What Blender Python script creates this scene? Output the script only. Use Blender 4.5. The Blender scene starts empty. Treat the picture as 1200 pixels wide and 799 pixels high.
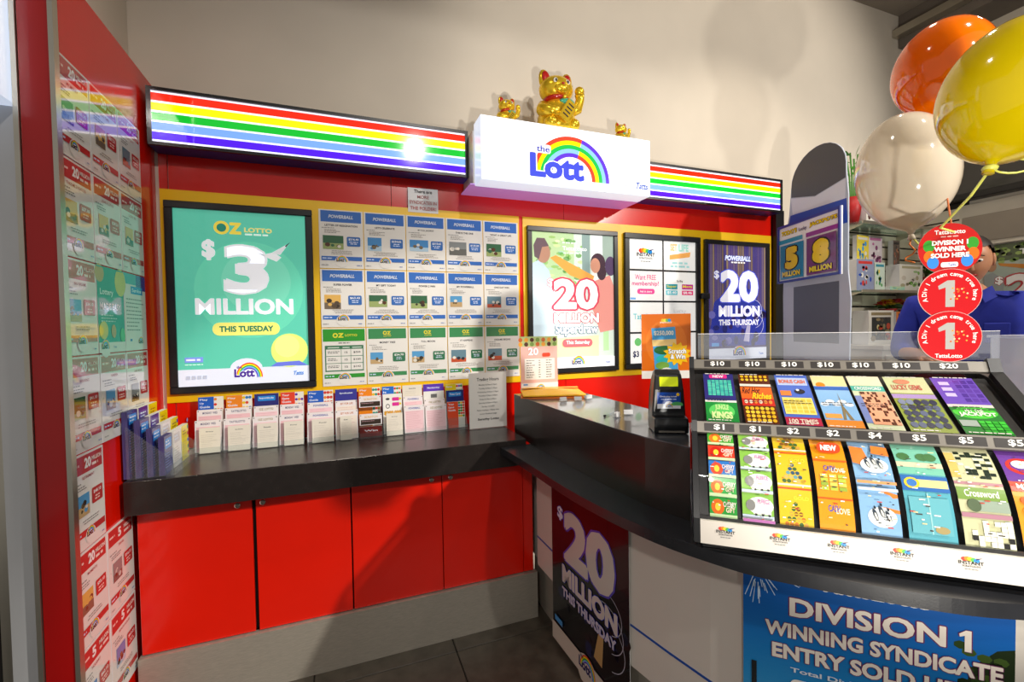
import bpy, bmesh, math, random
from mathutils import Matrix, Vector, Euler

sc = bpy.context.scene
col = sc.collection
R = math.radians
def h(z): return z + 1.47            # heights were measured from the lens, 1.47 m above the floor

# ------------------------------------------------------------------ camera, world, lights, exposure
cam_d = bpy.data.cameras.new('camera'); cam = bpy.data.objects.new('camera', cam_d); col.objects.link(cam)
cam_d.sensor_fit = 'HORIZONTAL'; cam_d.sensor_width = 36.0; cam_d.lens = 15.861; cam_d.clip_start = 0.02
_r = Vector((0.9358183, -0.35211917, -0.01600629)); _u = Vector((0.02461246, 0.01997775, 0.99949743)); _f = Vector((0.35162244, 0.93574194, -0.02736206))
cam.matrix_world = Matrix(((_r.x, _u.x, -_f.x, 0.761), (_r.y, _u.y, -_f.y, -2.470), (_r.z, _u.z, -_f.z, 1.47), (0, 0, 0, 1)))
sc.camera = cam

world = bpy.data.worlds.new('world'); sc.world = world; world.use_nodes = True
_bg = world.node_tree.nodes['Background']; _bg.inputs[0].default_value = (1.0, 0.955, 0.90, 1); _bg.inputs[1].default_value = 0.30

def lamp(name, kind, loc, target, power, color, size=0.1, size_y=None, spot=None, blend=0.5):
    d = bpy.data.lights.new(name, kind); o = bpy.data.objects.new(name, d); col.objects.link(o)
    d.energy = power; d.color = color
    if kind == 'AREA':
        d.shape = 'RECTANGLE'; d.size = size; d.size_y = size_y or size
    else:
        d.shadow_soft_size = size
    if kind == 'SPOT': d.spot_size = R(spot); d.spot_blend = blend
    o.location = loc; o.rotation_euler = (Vector(target) - Vector(loc)).to_track_quat('-Z', 'Y').to_euler()
    return o
WARM = (1.0, 0.90, 0.76)
lamp('concourse_spotlight', 'SPOT', (4.9, -5.3, 4.3), (1.25, -0.4, 0.75), 1600, (1.0, 0.94, 0.85), 0.07, spot=21, blend=0.30)
lamp('concourse_upper_spotlight', 'SPOT', (5.0, -4.9, 3.7), (3.3, 0.0, 2.7), 640, (1.0, 0.93, 0.83), 0.08, spot=48, blend=0.7)
lamp('concourse_low_spotlight', 'SPOT', (0.98, -3.69, 0.56), (3.3, -0.2, 2.9), 230, (1.0, 0.94, 0.84), 0.05, spot=56, blend=0.5)
lamp('concourse_far_spotlight', 'SPOT', (2.24, -7.19, 5.19), (1.4, -0.1, 1.6), 420, (1.0, 0.95, 0.88), 0.10, spot=38, blend=0.7)
lamp('concourse_left_spotlight', 'SPOT', (-0.9, -4.9, 3.6), (1.9, -1.6, 0.7), 190, (1.0, 0.93, 0.85), 0.10, spot=34, blend=0.7)
for _n, (_x, _y, _p) in enumerate(((3.4, -0.9, 70), (3.0, -2.4, 60), (4.6, -1.4, 70), (0.8, -1.35, 48))):  # last one is an added fill lamp for the dim left wall
    lamp('downlight_and_fill', 'SPOT', (_x, _y, 3.98), (_x, _y, 0.0), _p, WARM, 0.06, spot=120, blend=0.8)

sc.view_settings.view_transform = 'Standard'; sc.view_settings.look = 'None'
sc.view_settings.exposure = 0.0; sc.view_settings.gamma = 1.0; sc.view_settings.use_curve_mapping = False

# ------------------------------------------------------------------ materials
def lin(c):
    if isinstance(c, str):
        c = c.lstrip('#'); c = [int(c[i:i + 2], 16) / 255 for i in (0, 2, 4)]
    return tuple((x / 12.92 if x <= 0.04045 else ((x + 0.055) / 1.055) ** 2.4) for x in c)
MATS = {}
def mat(name, color, rough=0.5, metal=0.0, spec=0.5, coat=0.0, var=0.0, scale=8.0, bump=0.0, bscale=60.0, emit=0.0, stretch=None, trans=0.0, sss=0.0):
    m = bpy.data.materials.new(name); m.use_nodes = True; nt = m.node_tree; b = nt.nodes['Principled BSDF']
    c = lin(color)
    b.inputs['Base Color'].default_value = (*c, 1); b.inputs['Roughness'].default_value = rough; b.inputs['Metallic'].default_value = metal
    b.inputs['Specular IOR Level'].default_value = spec; b.inputs['Coat Weight'].default_value = coat; b.inputs['Coat Roughness'].default_value = 0.06
    if trans: b.inputs['Transmission Weight'].default_value = trans
    if sss: b.inputs['Subsurface Weight'].default_value = sss; b.inputs['Subsurface Radius'].default_value = (0.02, 0.01, 0.006)
    if emit:
        b.inputs['Emission Color'].default_value = (*c, 1); b.inputs['Emission Strength'].default_value = emit
    if var or bump:
        tc = nt.nodes.new('ShaderNodeTexCoord'); src = tc.outputs['Object']
        if stretch:
            mp = nt.nodes.new('ShaderNodeMapping'); mp.inputs['Scale'].default_value = stretch; nt.links.new(src, mp.inputs[0]); src = mp.outputs[0]
    if var:
        n = nt.nodes.new('ShaderNodeTexNoise'); n.inputs['Scale'].default_value = scale; n.inputs['Detail'].default_value = 5; nt.links.new(src, n.inputs['Vector'])
        r = nt.nodes.new('ShaderNodeValToRGB'); e = r.color_ramp.elements
        e[0].position = 0.3; e[1].position = 0.7
        e[0].color = (*[x * (1 - var) for x in c], 1); e[1].color = (*[min(1, x * (1 + var * 0.6)) for x in c], 1)
        nt.links.new(n.outputs['Fac'], r.inputs[0]); nt.links.new(r.outputs[0], b.inputs['Base Color'])
    if bump:
        n2 = nt.nodes.new('ShaderNodeTexNoise'); n2.inputs['Scale'].default_value = bscale; n2.inputs['Detail'].default_value = 4; nt.links.new(src, n2.inputs['Vector'])
        bp = nt.nodes.new('ShaderNodeBump'); bp.inputs['Strength'].default_value = bump; bp.inputs['Distance'].default_value = 0.002
        nt.links.new(n2.outputs['Fac'], bp.inputs['Height']); nt.links.new(bp.outputs[0], b.inputs['Normal'])
    MATS[name] = m; return m
def glass(name, tint=(0.96, 0.98, 0.98), rough=0.02, ior=1.45, haze=0.0, hcol=(0.9, 0.9, 0.92)):
    m = bpy.data.materials.new(name); m.use_nodes = True; nt = m.node_tree; nt.nodes.clear()
    out = nt.nodes.new('ShaderNodeOutputMaterial'); t = nt.nodes.new('ShaderNodeBsdfTransparent'); g = nt.nodes.new('ShaderNodeBsdfGlossy')
    t.inputs[0].default_value = (*tint, 1); g.inputs['Roughness'].default_value = rough
    fr = nt.nodes.new('ShaderNodeFresnel'); fr.inputs[0].default_value = ior; mx = nt.nodes.new('ShaderNodeMixShader')
    ge = nt.nodes.new('ShaderNodeNewGeometry'); iv = nt.nodes.new('ShaderNodeMath'); iv.operation = 'SUBTRACT'; iv.inputs[0].default_value = 1.0; nt.links.new(ge.outputs['Backfacing'], iv.inputs[1])
    mu = nt.nodes.new('ShaderNodeMath'); mu.operation = 'MULTIPLY'; nt.links.new(fr.outputs[0], mu.inputs[0]); nt.links.new(iv.outputs[0], mu.inputs[1])   # thin sheet: no total reflection at the far side
    nt.links.new(mu.outputs[0], mx.inputs[0]); nt.links.new(t.outputs[0], mx.inputs[1]); nt.links.new(g.outputs[0], mx.inputs[2])
    last = mx
    if haze:
        d = nt.nodes.new('ShaderNodeBsdfDiffuse'); d.inputs[0].default_value = (*hcol, 1)
        m2 = nt.nodes.new('ShaderNodeMixShader'); m2.inputs[0].default_value = haze
        nt.links.new(mx.outputs[0], m2.inputs[1]); nt.links.new(d.outputs[0], m2.inputs[2]); last = m2
    nt.links.new(last.outputs[0], out.inputs[0]); MATS[name] = m; return m
def printmat(name, rough, coat=0.0, emit=0.0, spec=0.4):
    m = bpy.data.materials.new(name); m.use_nodes = True; nt = m.node_tree; b = nt.nodes['Principled BSDF']
    a = nt.nodes.new('ShaderNodeAttribute'); a.attribute_name = 'ink'; nt.links.new(a.outputs['Color'], b.inputs['Base Color'])
    b.inputs['Roughness'].default_value = rough; b.inputs['Coat Weight'].default_value = coat; b.inputs['Coat Roughness'].default_value = 0.03
    b.inputs['Specular IOR Level'].default_value = spec
    if emit:
        nt.links.new(a.outputs['Color'], b.inputs['Emission Color']); b.inputs['Emission Strength'].default_value = emit
    MATS[name] = m; return m
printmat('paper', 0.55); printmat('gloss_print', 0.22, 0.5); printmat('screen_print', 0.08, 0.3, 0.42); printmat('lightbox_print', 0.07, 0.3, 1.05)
printmat('sleeve_print', 0.10, 1.0); printmat('vinyl', 0.35, 0.15); printmat('sign_face', 0.045, 0.0, 0.72)

mat('beige_wall', '#dfd5c6', 0.85, var=0.05, scale=2.5, bump=0.06, bscale=120)
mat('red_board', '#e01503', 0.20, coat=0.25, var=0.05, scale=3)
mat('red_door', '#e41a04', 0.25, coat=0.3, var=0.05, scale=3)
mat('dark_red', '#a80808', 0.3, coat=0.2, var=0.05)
mat('yellow_board', '#f6c400', 0.35, coat=0.2, var=0.04, scale=5)
mat('black_frame', '#16171a', 0.3, coat=0.3, var=0.2, scale=20)
mat('black_laminate', '#26211f', 0.26, spec=0.6, var=0.18, scale=30, bump=0.10, bscale=300)
mat('black_ledge', '#26272b', 0.24, spec=0.65, var=0.12, scale=30, bump=0.06, bscale=300)
mat('ledge_edge', '#4a3f36', 0.4, var=0.1, scale=30)
mat('black_plastic', '#141518', 0.32, var=0.1)
mat('dark_void', '#050505', 0.8)
mat('navy_and_led_sheen', '#1c3494', 0.4)  # navy frame colour, also carries the LED reflection under the striped boxes
mat('leaflet_edge', '#463c74', 0.6, var=0.5, scale=90, stretch=(1, 8, 0.3))
mat('steel', '#b4ada0', 0.42, metal=0.45, var=0.15, scale=40, stretch=(1, 1, 14), bump=0.05, bscale=200)
mat('alu', '#c9c3b4', 0.3, metal=0.9, var=0.06)
mat('chrome', '#d8d4cc', 0.15, metal=1.0)
mat('pale_wall', '#c2c3c5', 0.6, var=0.05, scale=5, bump=0.03)
mat('ceiling', '#8f8578', 0.8, var=0.04)
mat('bulkhead', '#6a6158', 0.7, var=0.05)
mat('tile', '#4a443b', 0.38, var=0.35, scale=14, bump=0.12, bscale=50)
mat('grout', '#27241f', 0.9)
mat('white_panel', '#dcd5cb', 0.35, coat=0.2, var=0.03, scale=4)
mat('blue_line', '#1c4fa8', 0.4)
mat('white_acrylic', '#eef2fb', 0.15, emit=0.75)
mat('white_side', '#dce8fd', 0.18, emit=0.62)
mat('soffit_glow', '#c794e4', 0.25, coat=0.3, emit=0.28)  # white board; purple glow of the sign put into colour and emission
mat('counter_gloss', '#3a3d44', 0.30, spec=0.8, coat=0.7, var=0.08, scale=20)
mat('gold', '#ffd030', 0.24, metal=0.6, var=0.12, scale=25, bump=0.12, bscale=40)
mat('red_paint', '#b51410', 0.3, coat=0.4)
mat('green_paint', '#3fae8c', 0.35, coat=0.3)
mat('black_paint', '#1d1206', 0.4)
mat('white_paint', '#f0ece2', 0.4, coat=0.3)
mat('paper_edge', '#e9e2d6', 0.7, var=0.06, scale=60)
mat('manila', '#ffc022', 0.5, var=0.06)
mat('lcd', '#b6c414', 0.2, emit=0.35)
mat('white_plastic', '#e8e8ea', 0.35)
mat('grey_plastic', '#77726a', 0.35, metal=0.3)
mat('board_grey', '#b9c2d2', 0.5)
mat('skin', '#c58a66', 0.5, sss=0.1, var=0.05)
mat('hair', '#1d1410', 0.5, var=0.2, scale=60)
mat('blue_cloth', '#1f2fa8', 0.75, var=0.12, scale=20, bump=0.35, bscale=25)
mat('dark_cloth', '#20222a', 0.8)
mat('leaf', '#4a8a2a', 0.45, var=0.25, scale=12)
mat('leaf_dark', '#2f5a22', 0.5, var=0.25, scale=12)
mat('petal_yellow', '#e8c420', 0.5, var=0.15, scale=10)
mat('petal_red', '#b01418', 0.5, var=0.25, scale=14)
mat('petal_orange', '#e87a1c', 0.5)
mat('orange_string', '#c8641e', 0.5)
mat('yellow_ribbon', '#dfe06a', 0.35)
mat('slat_cream', '#d8d0bd', 0.5, var=0.04)
mat('tv_black', '#141212', 0.35)
mat('screen_off', '#2a2725', 0.18, coat=0.3)
mat('wall_cream', '#cfc7b8', 0.7, var=0.04)
glass('clear', haze=0.03); glass('acrylic', (0.93, 0.95, 0.97), 0.03, 1.4, 0.10, (0.75, 0.77, 0.82)); glass('shelf_glass', (0.8, 0.9, 0.86), 0.02, 1.5, 0.08, (0.6, 0.75, 0.7))
glass('pane', (0.99, 0.99, 0.99), 0.015, 1.38); glass('tub_plastic', (0.9, 0.92, 0.96), 0.12, 1.35, 0.38, (0.66, 0.67, 0.74))
def balloonmat(name, c, tr):
    m = mat(name, c, 0.10, coat=0.9); nt = m.node_tree; b = nt.nodes['Principled BSDF']; out = nt.nodes['Material Output']
    t = nt.nodes.new('ShaderNodeBsdfTranslucent'); t.inputs[0].default_value = (*lin(c), 1)
    mx = nt.nodes.new('ShaderNodeMixShader'); mx.inputs[0].default_value = tr
    nt.links.new(b.outputs[0], mx.inputs[1]); nt.links.new(t.outputs[0], mx.inputs[2])
    nt.links.new(mx.outputs[0], out.inputs[0])
balloonmat('balloon_yellow', '#e6cf00', 0.25); balloonmat('balloon_orange', '#f07800', 0.25); balloonmat('balloon_white', '#e4d8c4', 0.30)

# ------------------------------------------------------------------ object helpers
def tag(o, label=None, cat=None, group=None, kind=None):
    if label: o['label'] = label
    if cat: o['category'] = cat
    if group: o['group'] = group
    if kind: o['kind'] = kind
    return o
def thing(name, label, cat, loc=(0, 0, 0), rz=0.0, group=None, kind=None):
    o = bpy.data.objects.new(name, None); col.objects.link(o); o.empty_display_size = 0.05
    o.location = loc; o.rotation_euler = (0, 0, rz)
    return tag(o, label, cat, group, kind)

class MB:
    def __init__(s): s.v = []; s.f = []; s.m = []; s.cur = 0
    def add(s, vs, fs, M=None):
        n = len(s.v)
        for p in vs:
            p = Vector(p); s.v.append(M @ p if M else p)
        for f in fs: s.f.append([i + n for i in f]); s.m.append(s.cur)
        return s
    def box(s, x0, x1, y0, y1, z0, z1, M=None):
        return s.add([(x0, y0, z0), (x1, y0, z0), (x1, y1, z0), (x0, y1, z0), (x0, y0, z1), (x1, y0, z1), (x1, y1, z1), (x0, y1, z1)],
                     [(0, 3, 2, 1), (4, 5, 6, 7), (0, 1, 5, 4), (1, 2, 6, 5), (2, 3, 7, 6), (3, 0, 4, 7)], M)
    def prism(s, poly, z0, z1, M=None):
        n = len(poly); vs = [(x, y, z0) for x, y in poly] + [(x, y, z1) for x, y in poly]
        a = sum(poly[i][0] * poly[(i + 1) % n][1] - poly[(i + 1) % n][0] * poly[i][1] for i in range(n))
        fs = [list(range(n - 1, -1, -1)), list(range(n, 2 * n))] + [(i, (i + 1) % n, n + (i + 1) % n, n + i) for i in range(n)]
        if a < 0: fs = [list(reversed(f)) for f in fs]
        return s.add(vs, fs, M)
    def side(s, poly, x0, x1, M=None):       # polygon in (y,z) swept along x
        return s.prism(poly, x0, x1, (M or Matrix()) @ Matrix(((0, 0, 1, 0), (1, 0, 0, 0), (0, 1, 0, 0), (0, 0, 0, 1))))
    def lathe(s, prof, n=20, M=None, c=(0, 0)):
        vs = []; fs = []; k = len(prof)
        for r, z in prof:
            for i in range(n):
                a = 2 * math.pi * i / n; vs.append((c[0] + r * math.cos(a), c[1] + r * math.sin(a), z))
        for j in range(k - 1):
            for i in range(n): fs.append((j * n + i, j * n + (i + 1) % n, (j + 1) * n + (i + 1) % n, (j + 1) * n + i))
        fs.append(list(range(n - 1, -1, -1))); fs.append([(k - 1) * n + i for i in range(n)])
        return s.add(vs, fs, M)
    def ell(s, c, rx, ry, rz, nu=16, nv=10, M=None):
        vs = []; fs = []
        for j in range(1, nv):
            t = math.pi * j / nv
            for i in range(nu):
                a = 2 * math.pi * i / nu; vs.append((c[0] + rx * math.sin(t) * math.cos(a), c[1] + ry * math.sin(t) * math.sin(a), c[2] - rz * math.cos(t)))
        b = len(vs); vs += [(c[0], c[1], c[2] - rz), (c[0], c[1], c[2] + rz)]
        for j in range(nv - 2):
            for i in range(nu): fs.append((j * nu + i, j * nu + (i + 1) % nu, (j + 1) * nu + (i + 1) % nu, (j + 1) * nu + i))
        for i in range(nu):
            fs.append((b, (i + 1) % nu, i)); fs.append((b + 1, (nv - 2) * nu + i, (nv - 2) * nu + (i + 1) % nu))
        return s.add(vs, fs, M)
    def tube(s, pts, r, n=6):
        pts = [Vector(p) for p in pts]; vs = []; fs = []
        rr = r if isinstance(r, (list, tuple)) else [r] * len(pts)
        up = None
        for i, p in enumerate(pts):
            d = (pts[min(i + 1, len(pts) - 1)] - pts[max(i - 1, 0)]).normalized()
            if up is None: up = d.orthogonal().normalized()
            up = (up - d * up.dot(d)); up = up.normalized() if up.length > 1e-6 else d.orthogonal().normalized(); w = d.cross(up)
            for k in range(n):
                a = 2 * math.pi * k / n; vs.append(p + (up * math.cos(a) + w * math.sin(a)) * rr[i])
        for i in range(len(pts) - 1):
            for k in range(n): fs.append((i * n + k, i * n + (k + 1) % n, (i + 1) * n + (k + 1) % n, (i + 1) * n + k))
        fs.append(list(range(n - 1, -1, -1))); fs.append([(len(pts) - 1) * n + k for k in range(n)])
        return s.add(vs, fs)
    def build(s, name, mats, parent=None, smooth=False, bevel=0.0, seg=2, loc=None, rz=0.0):
        me = bpy.data.meshes.new(name); me.from_pydata([tuple(p) for p in s.v], [], s.f)
        for m in ([mats] if isinstance(mats, str) else mats): me.materials.append(MATS[m])
        for p, mi in zip(me.polygons, s.m): p.material_index = mi
        if bevel:
            bm = bmesh.new(); bm.from_mesh(me)
            bmesh.ops.bevel(bm, geom=[e for e in bm.edges if len(e.link_faces) == 2 and e.calc_face_angle(0) > 0.5], offset=bevel, segments=seg, profile=0.5, affect='EDGES', clamp_overlap=True)
            bm.to_mesh(me); bm.free()
        if smooth:
            for p in me.polygons: p.use_smooth = True
        o = bpy.data.objects.new(name, me); col.objects.link(o)
        if parent: o.parent = parent
        if loc: o.location = loc
        o.rotation_euler = (0, 0, rz)
        return o

# ------------------------------------------------------------------ flat print (posters, labels, lettering)
_tc = bpy.data.curves.new('lettering', 'FONT'); _to = bpy.data.objects.new('lettering', _tc); col.objects.link(_to)
_tc.fill_mode = 'FRONT'; _tc.dimensions = '2D'; _tc.resolution_u = 3
_cache = {}
def glyphs(s, bold=0.0):
    k = (s, round(bold, 4))
    if k not in _cache:
        _tc.body = s; _tc.offset = bold
        dg = bpy.context.evaluated_depsgraph_get(); ev = _to.evaluated_get(dg); me = ev.to_mesh()
        vs = [(v.co.x, v.co.y) for v in me.vertices]; fs = [tuple(p.vertices) for p in me.polygons]
        ev.to_mesh_clear()
        if not vs: vs = [(0, 0), (1, 0), (1, 1)]; fs = []
        x0 = min(v[0] for v in vs); x1 = max(v[0] for v in vs); y0 = min(v[1] for v in vs); y1 = max(v[1] for v in vs)
        _cache[k] = ([((v[0] - x0) / max(x1 - x0, 1e-6), (v[1] - y0) / max(y1 - y0, 1e-6)) for v in vs], fs, (x1 - x0), (y1 - y0))
    return _cache[k]

class Print:
    def __init__(s, eps=0.00005, ysub=0.0): s.v = []; s.f = []; s.c = []; s.l = 0; s.eps = eps; s.ysub = ysub
    def put(s, vs, fs, c, keep=False):
        if not keep: s.l += 1
        n = len(s.v); c = lin(c)
        for x, y in vs: s.v.append((x, y, s.l * s.eps))
        for f in fs: s.f.append([i + n for i in f]); s.c.append(c)
        return s
    def rect(s, x0, y0, x1, y1, c, keep=False):
        k = max(1, int(math.ceil(abs(y1 - y0) / s.ysub))) if s.ysub else 1
        vs = []; fs = []
        for i in range(k + 1):
            y = y0 + (y1 - y0) * i / k; vs += [(x0, y), (x1, y)]
        for i in range(k): fs.append((2 * i, 2 * i + 1, 2 * i + 3, 2 * i + 2))
        return s.put(vs, fs, c, keep)
    def poly(s, pts, c, keep=False): return s.put(pts, [list(range(len(pts)))], c, keep)
    def disc(s, cx, cy, rx, c, ry=None, n=20, keep=False, rot=0.0):
        ry = ry or rx; ca, sa = math.cos(rot), math.sin(rot); P = []
        for i in range(n):
            a = 2 * math.pi * i / n; x = rx * math.cos(a); y = ry * math.sin(a); P.append((cx + x * ca - y * sa, cy + x * sa + y * ca))
        return s.poly(P, c, keep)
    def rrect(s, x0, y0, x1, y1, r, c, keep=False):
        P = []
        for cx, cy, a0 in ((x1 - r, y0 + r, -90), (x1 - r, y1 - r, 0), (x0 + r, y1 - r, 90), (x0 + r, y0 + r, 180)):
            for i in range(5): a = R(a0 + 22.5 * i); P.append((cx + r * math.cos(a), cy + r * math.sin(a)))
        return s.poly(P, c, keep)
    def arc(s, cx, cy, r0, r1, a0, a1, c, n=16, keep=False, sy=1.0):
        vs = []; fs = []
        for i in range(n + 1):
            a = R(a0 + (a1 - a0) * i / n); vs += [(cx + r0 * math.cos(a), cy + sy * r0 * math.sin(a)), (cx + r1 * math.cos(a), cy + sy * r1 * math.sin(a))]
        for i in range(n): fs.append((2 * i, 2 * i + 1, 2 * i + 3, 2 * i + 2))
        if a1 < a0: fs = [tuple(reversed(f)) for f in fs]
        return s.put(vs, [tuple(reversed(f)) for f in fs], c, keep)
    def text(s, t, x0, y0, x1, y1, c, bold=0.02, out=None, ow=0.05, slant=0.0, keep=False):
        if s.eps > 2e-4 or (y1 - y0) < 0.012: bold = min(bold, 0.022); out = None
        bo = min(bold, 0.02); ex = max(0.0, bold - bo)
        vs, fs, w, hh = glyphs(t, bo)
        k = (y1 - y0) / (hh + 2 * ex); kx = (x1 - x0) / (w + 2 * ex)
        X0 = x0 + ex * kx; Y0 = y0 + ex * k; Wd = w * kx; Hd = hh * k
        for rad, cc, nd in (((ex + ow, out, 10),) if out else ()) + ((ex, c, 6),):
            offs = [(0.0, 0.0)] if rad < 0.004 else [(rad * kx * math.cos(2 * math.pi * (q + 0.5) / nd), rad * k * math.sin(2 * math.pi * (q + 0.5) / nd)) for q in range(nd)] + ([] if cc == out else [(0.0, 0.0)])
            for dx, dy in offs:
                s.put([(X0 + dx + u * Wd + slant * (v - 0.5) * (y1 - y0), Y0 + dy + v * Hd) for u, v in vs], fs, cc)
        return s
    def one(s, x0, y0, x1, y1, c):
        W = x1 - x0; H = y1 - y0
        return s.poly([(x0 + W * 0.45, y0), (x1, y0), (x1, y1), (x0 + W * 0.55, y1), (x0, y0 + H * 0.80), (x0 + W * 0.05, y0 + H * 0.66), (x0 + W * 0.45, y0 + H * 0.74)], c)
    def ctext(s, t, cx, cy, hgt, c, bold=0.02, maxw=None, **k):
        vs, fs, w, hh = glyphs(t, bold); W = w / hh * hgt
        if maxw and W > maxw: W = maxw
        return s.text(t, cx - W / 2, cy - hgt / 2, cx + W / 2, cy + hgt / 2, c, bold, **k)
    def arctext(s, t, cx, cy, r, hgt, a0, a1, c, bold=0.03):
        n = len(t); s.l += 1
        for i, ch in enumerate(t):
            if ch == ' ': continue
            a = R(a0 + (a1 - a0) * (i + 0.5) / n); vs, fs, w, hh = glyphs(ch, bold)
            sc_ = hgt / 0.75; W = w * sc_; H = hh * sc_; t_ = a - math.pi / 2; V = []
            for u, v in vs:
                x = (u - 0.5) * W; y = r + v * H; V.append((cx + x * math.cos(t_) - y * math.sin(t_), cy + x * math.sin(t_) + y * math.cos(t_)))
            s.put(V, fs, c, keep=True)
        return s
    def lines(s, x0, y0, x1, n, pitch, th, c, seed=0, center=False):
        rn = random.Random(seed); s.l += 1
        for i in range(n):
            L = (x1 - x0) * rn.uniform(0.6, 1.0); a = (x0 + x1) / 2 - L / 2 if center else x0; x = a; y = y0 - i * pitch
            while x < a + L:
                w = rn.uniform(1.6, 4.5) * th; s.rect(x, y, min(x + w, a + L), y + th, c, keep=True); x += w + th * 0.8
        return s
    def build(s, name, m='paper', parent=None, o=(0, 0, 0), x=(1, 0, 0), y=(0, 0, 1), mapf=None):
        o = Vector(o); x = Vector(x); y = Vector(y); nrm = x.cross(y).normalized(); me = bpy.data.meshes.new(name)
        vs = [mapf(*p) for p in s.v] if mapf else [o + x * p[0] + y * p[1] + nrm * p[2] for p in s.v]
        me.from_pydata([tuple(p) for p in vs], [], s.f); me.materials.append(MATS[m])
        ca = me.color_attributes.new('ink', 'FLOAT_COLOR', 'CORNER'); data = []
        for p, c in zip(me.polygons, s.c): data += [*c, 1.0] * p.loop_total
        ca.data.foreach_set('color', data)
        ob = bpy.data.objects.new(name, me); col.objects.link(ob)
        if parent: ob.parent = parent
        return ob

RAINBOW = ['#e8412a', '#f9e000', '#1fae48', '#7fb4f2', '#5a34c4']
def lott_logo(P, x0, y0, w, ink='#2a3a94', bg=None):
    """rainbow arch with the word: fits a box w wide, 0.62 w tall, lower left at x0,y0"""
    if bg: P.disc(x0 + w * 0.5, y0 + w * 0.05, w * 0.62, bg, w * 0.56)
    cx = x0 + w * 0.53; r = w * 0.47
    for i, c in enumerate(RAINBOW):
        P.arc(cx, y0 + w * 0.02, r * (1 - 0.085 * i) , r * (1 - 0.085 * (i + 1)), 175, 0, c, 18, keep=i > 0, sy=1.25)
    P.text('Lott', x0, y0 + w * 0.03, x0 + w * 0.72, y0 + w * 0.37, ink, 0.045, out=bg or '#ffffff', ow=0.035)
    P.text('the', x0 + w * 0.10, y0 + w * 0.38, x0 + w * 0.28, y0 + w * 0.49, ink, 0.02)
def instant_logo(P, cx, cy, w):
    for i, c in enumerate(['#e23a2a', '#f08a1c', '#f4d41c', '#54b848', '#2a8ad4']):
        P.disc(cx - w * 0.25 + i * w * 0.12, cy + w * 0.26 - abs(i - 1.2) * w * 0.025, w * 0.13, c, w * 0.10, n=10)
    P.poly([(cx + w * 0.2, cy + w * 0.2), (cx + w * 0.5, cy + w * 0.34), (cx + w * 0.22, cy + w * 0.28)], '#333a66')
    P.text('INSTANT', cx - w * 0.5, cy - w * 0.02, cx + w * 0.5, cy + w * 0.15, '#222222', 0.03)
    P.text('SCRATCH-ITS', cx - w * 0.36, cy - w * 0.14, cx + w * 0.36, cy - w * 0.06, '#333333', 0.02)
    P.lines(cx - w * 0.4, cy - w * 0.26, cx + w * 0.4, 1, 0.01, w * 0.035, '#777777', 3, True)
def picture(P, x0, y0, x1, y1, seed, tones=None):
    rn = random.Random(seed); T = tones or rn.choice([('#5ba3d8', '#c9a878', '#6b5a3c'), ('#4a90d0', '#b8d4e8', '#7a6a50'), ('#8a8f90', '#6a6a66', '#d0ccc4'), ('#e8b860', '#7a6a58', '#5a4a3a'), ('#6a8a9a', '#c85a3a', '#3a3a40'), ('#3a6a4a', '#a0b070', '#5a3a28')])
    W = x1 - x0; H = y1 - y0
    P.rect(x0, y0, x1, y1, T[0]); P.rect(x0, y0, x1, y0 + H * rn.uniform(0.3, 0.5), T[1])
    for i in range(5):
        cx = x0 + W * rn.uniform(0.15, 0.85); cy = y0 + H * rn.uniform(0.2, 0.6); rr = min(W, H) * rn.uniform(0.08, 0.16)
        P.disc(cx, cy, rr * 1.2, T[2] if i % 2 else rn.choice(['#ece6da', '#40352c', T[0]]), rr, n=8)

# ================================================================== THE SETTING
def struct(name, mb, m, parent=None, bevel=0.0):
    o = mb.build(name, m, parent, bevel=bevel)
    if not parent: tag(o, kind='structure')
    return o
# floor with separate tiles
fl = struct('floor', MB().box(-1.5, 8.0, -6.5, 0.05, -0.06, -0.006), 'grout')
tm = None; rn = random.Random(4)
for i in range(-3, 8):
    for j in range(-10, 1):
        x0 = 1.218 + (i - 2) * 0.602; y1 = -0.482 + j * 0.402 + 0.402
        if x0 < -1.2 or x0 > 3.4 or y1 > 0.05 or y1 < -3.2: continue
        if tm is None:
            ob = MB().box(0, 0.597, -0.397, 0, -0.03, 0).build('floor_tile', 'tile', fl, bevel=0.002, seg=1); tm = ob.data
        else:
            ob = bpy.data.objects.new('floor_tile', tm); col.objects.link(ob); ob.parent = fl
        ob.location = (x0, y1, rn.uniform(-0.0006, 0.0006))
# beige back wall and the rest of the shell
wb = struct('wall_back', MB().box(-0.19, 5.62, 0.02, 0.14, 0, h(2.60)), 'beige_wall')
tag(wb, 'plain beige plaster wall above the red lottery panelling')
struct('ceiling', MB().box(-2.5, 8.0, -3.2, 0.2, h(2.60), h(2.70)), 'ceiling')
bk = struct('wall_bulkhead', MB().box(5.25, 8.0, -3.2, 0.015, h(2.33), h(2.598)), 'bulkhead')
tag(bk, 'dark grey-brown bulkhead running along the ceiling edge')
tr = struct('trim_1', MB().box(5.17, 5.245, -3.2, 0.015, h(2.40), h(2.46)), 'alu'); tag(tr, 'pale metal light rail along the bulkhead edge')
struct('wall_right', MB().box(5.55, 5.70, -4.0, 0.018, 0, h(2.33)), 'wall_cream')
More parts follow.
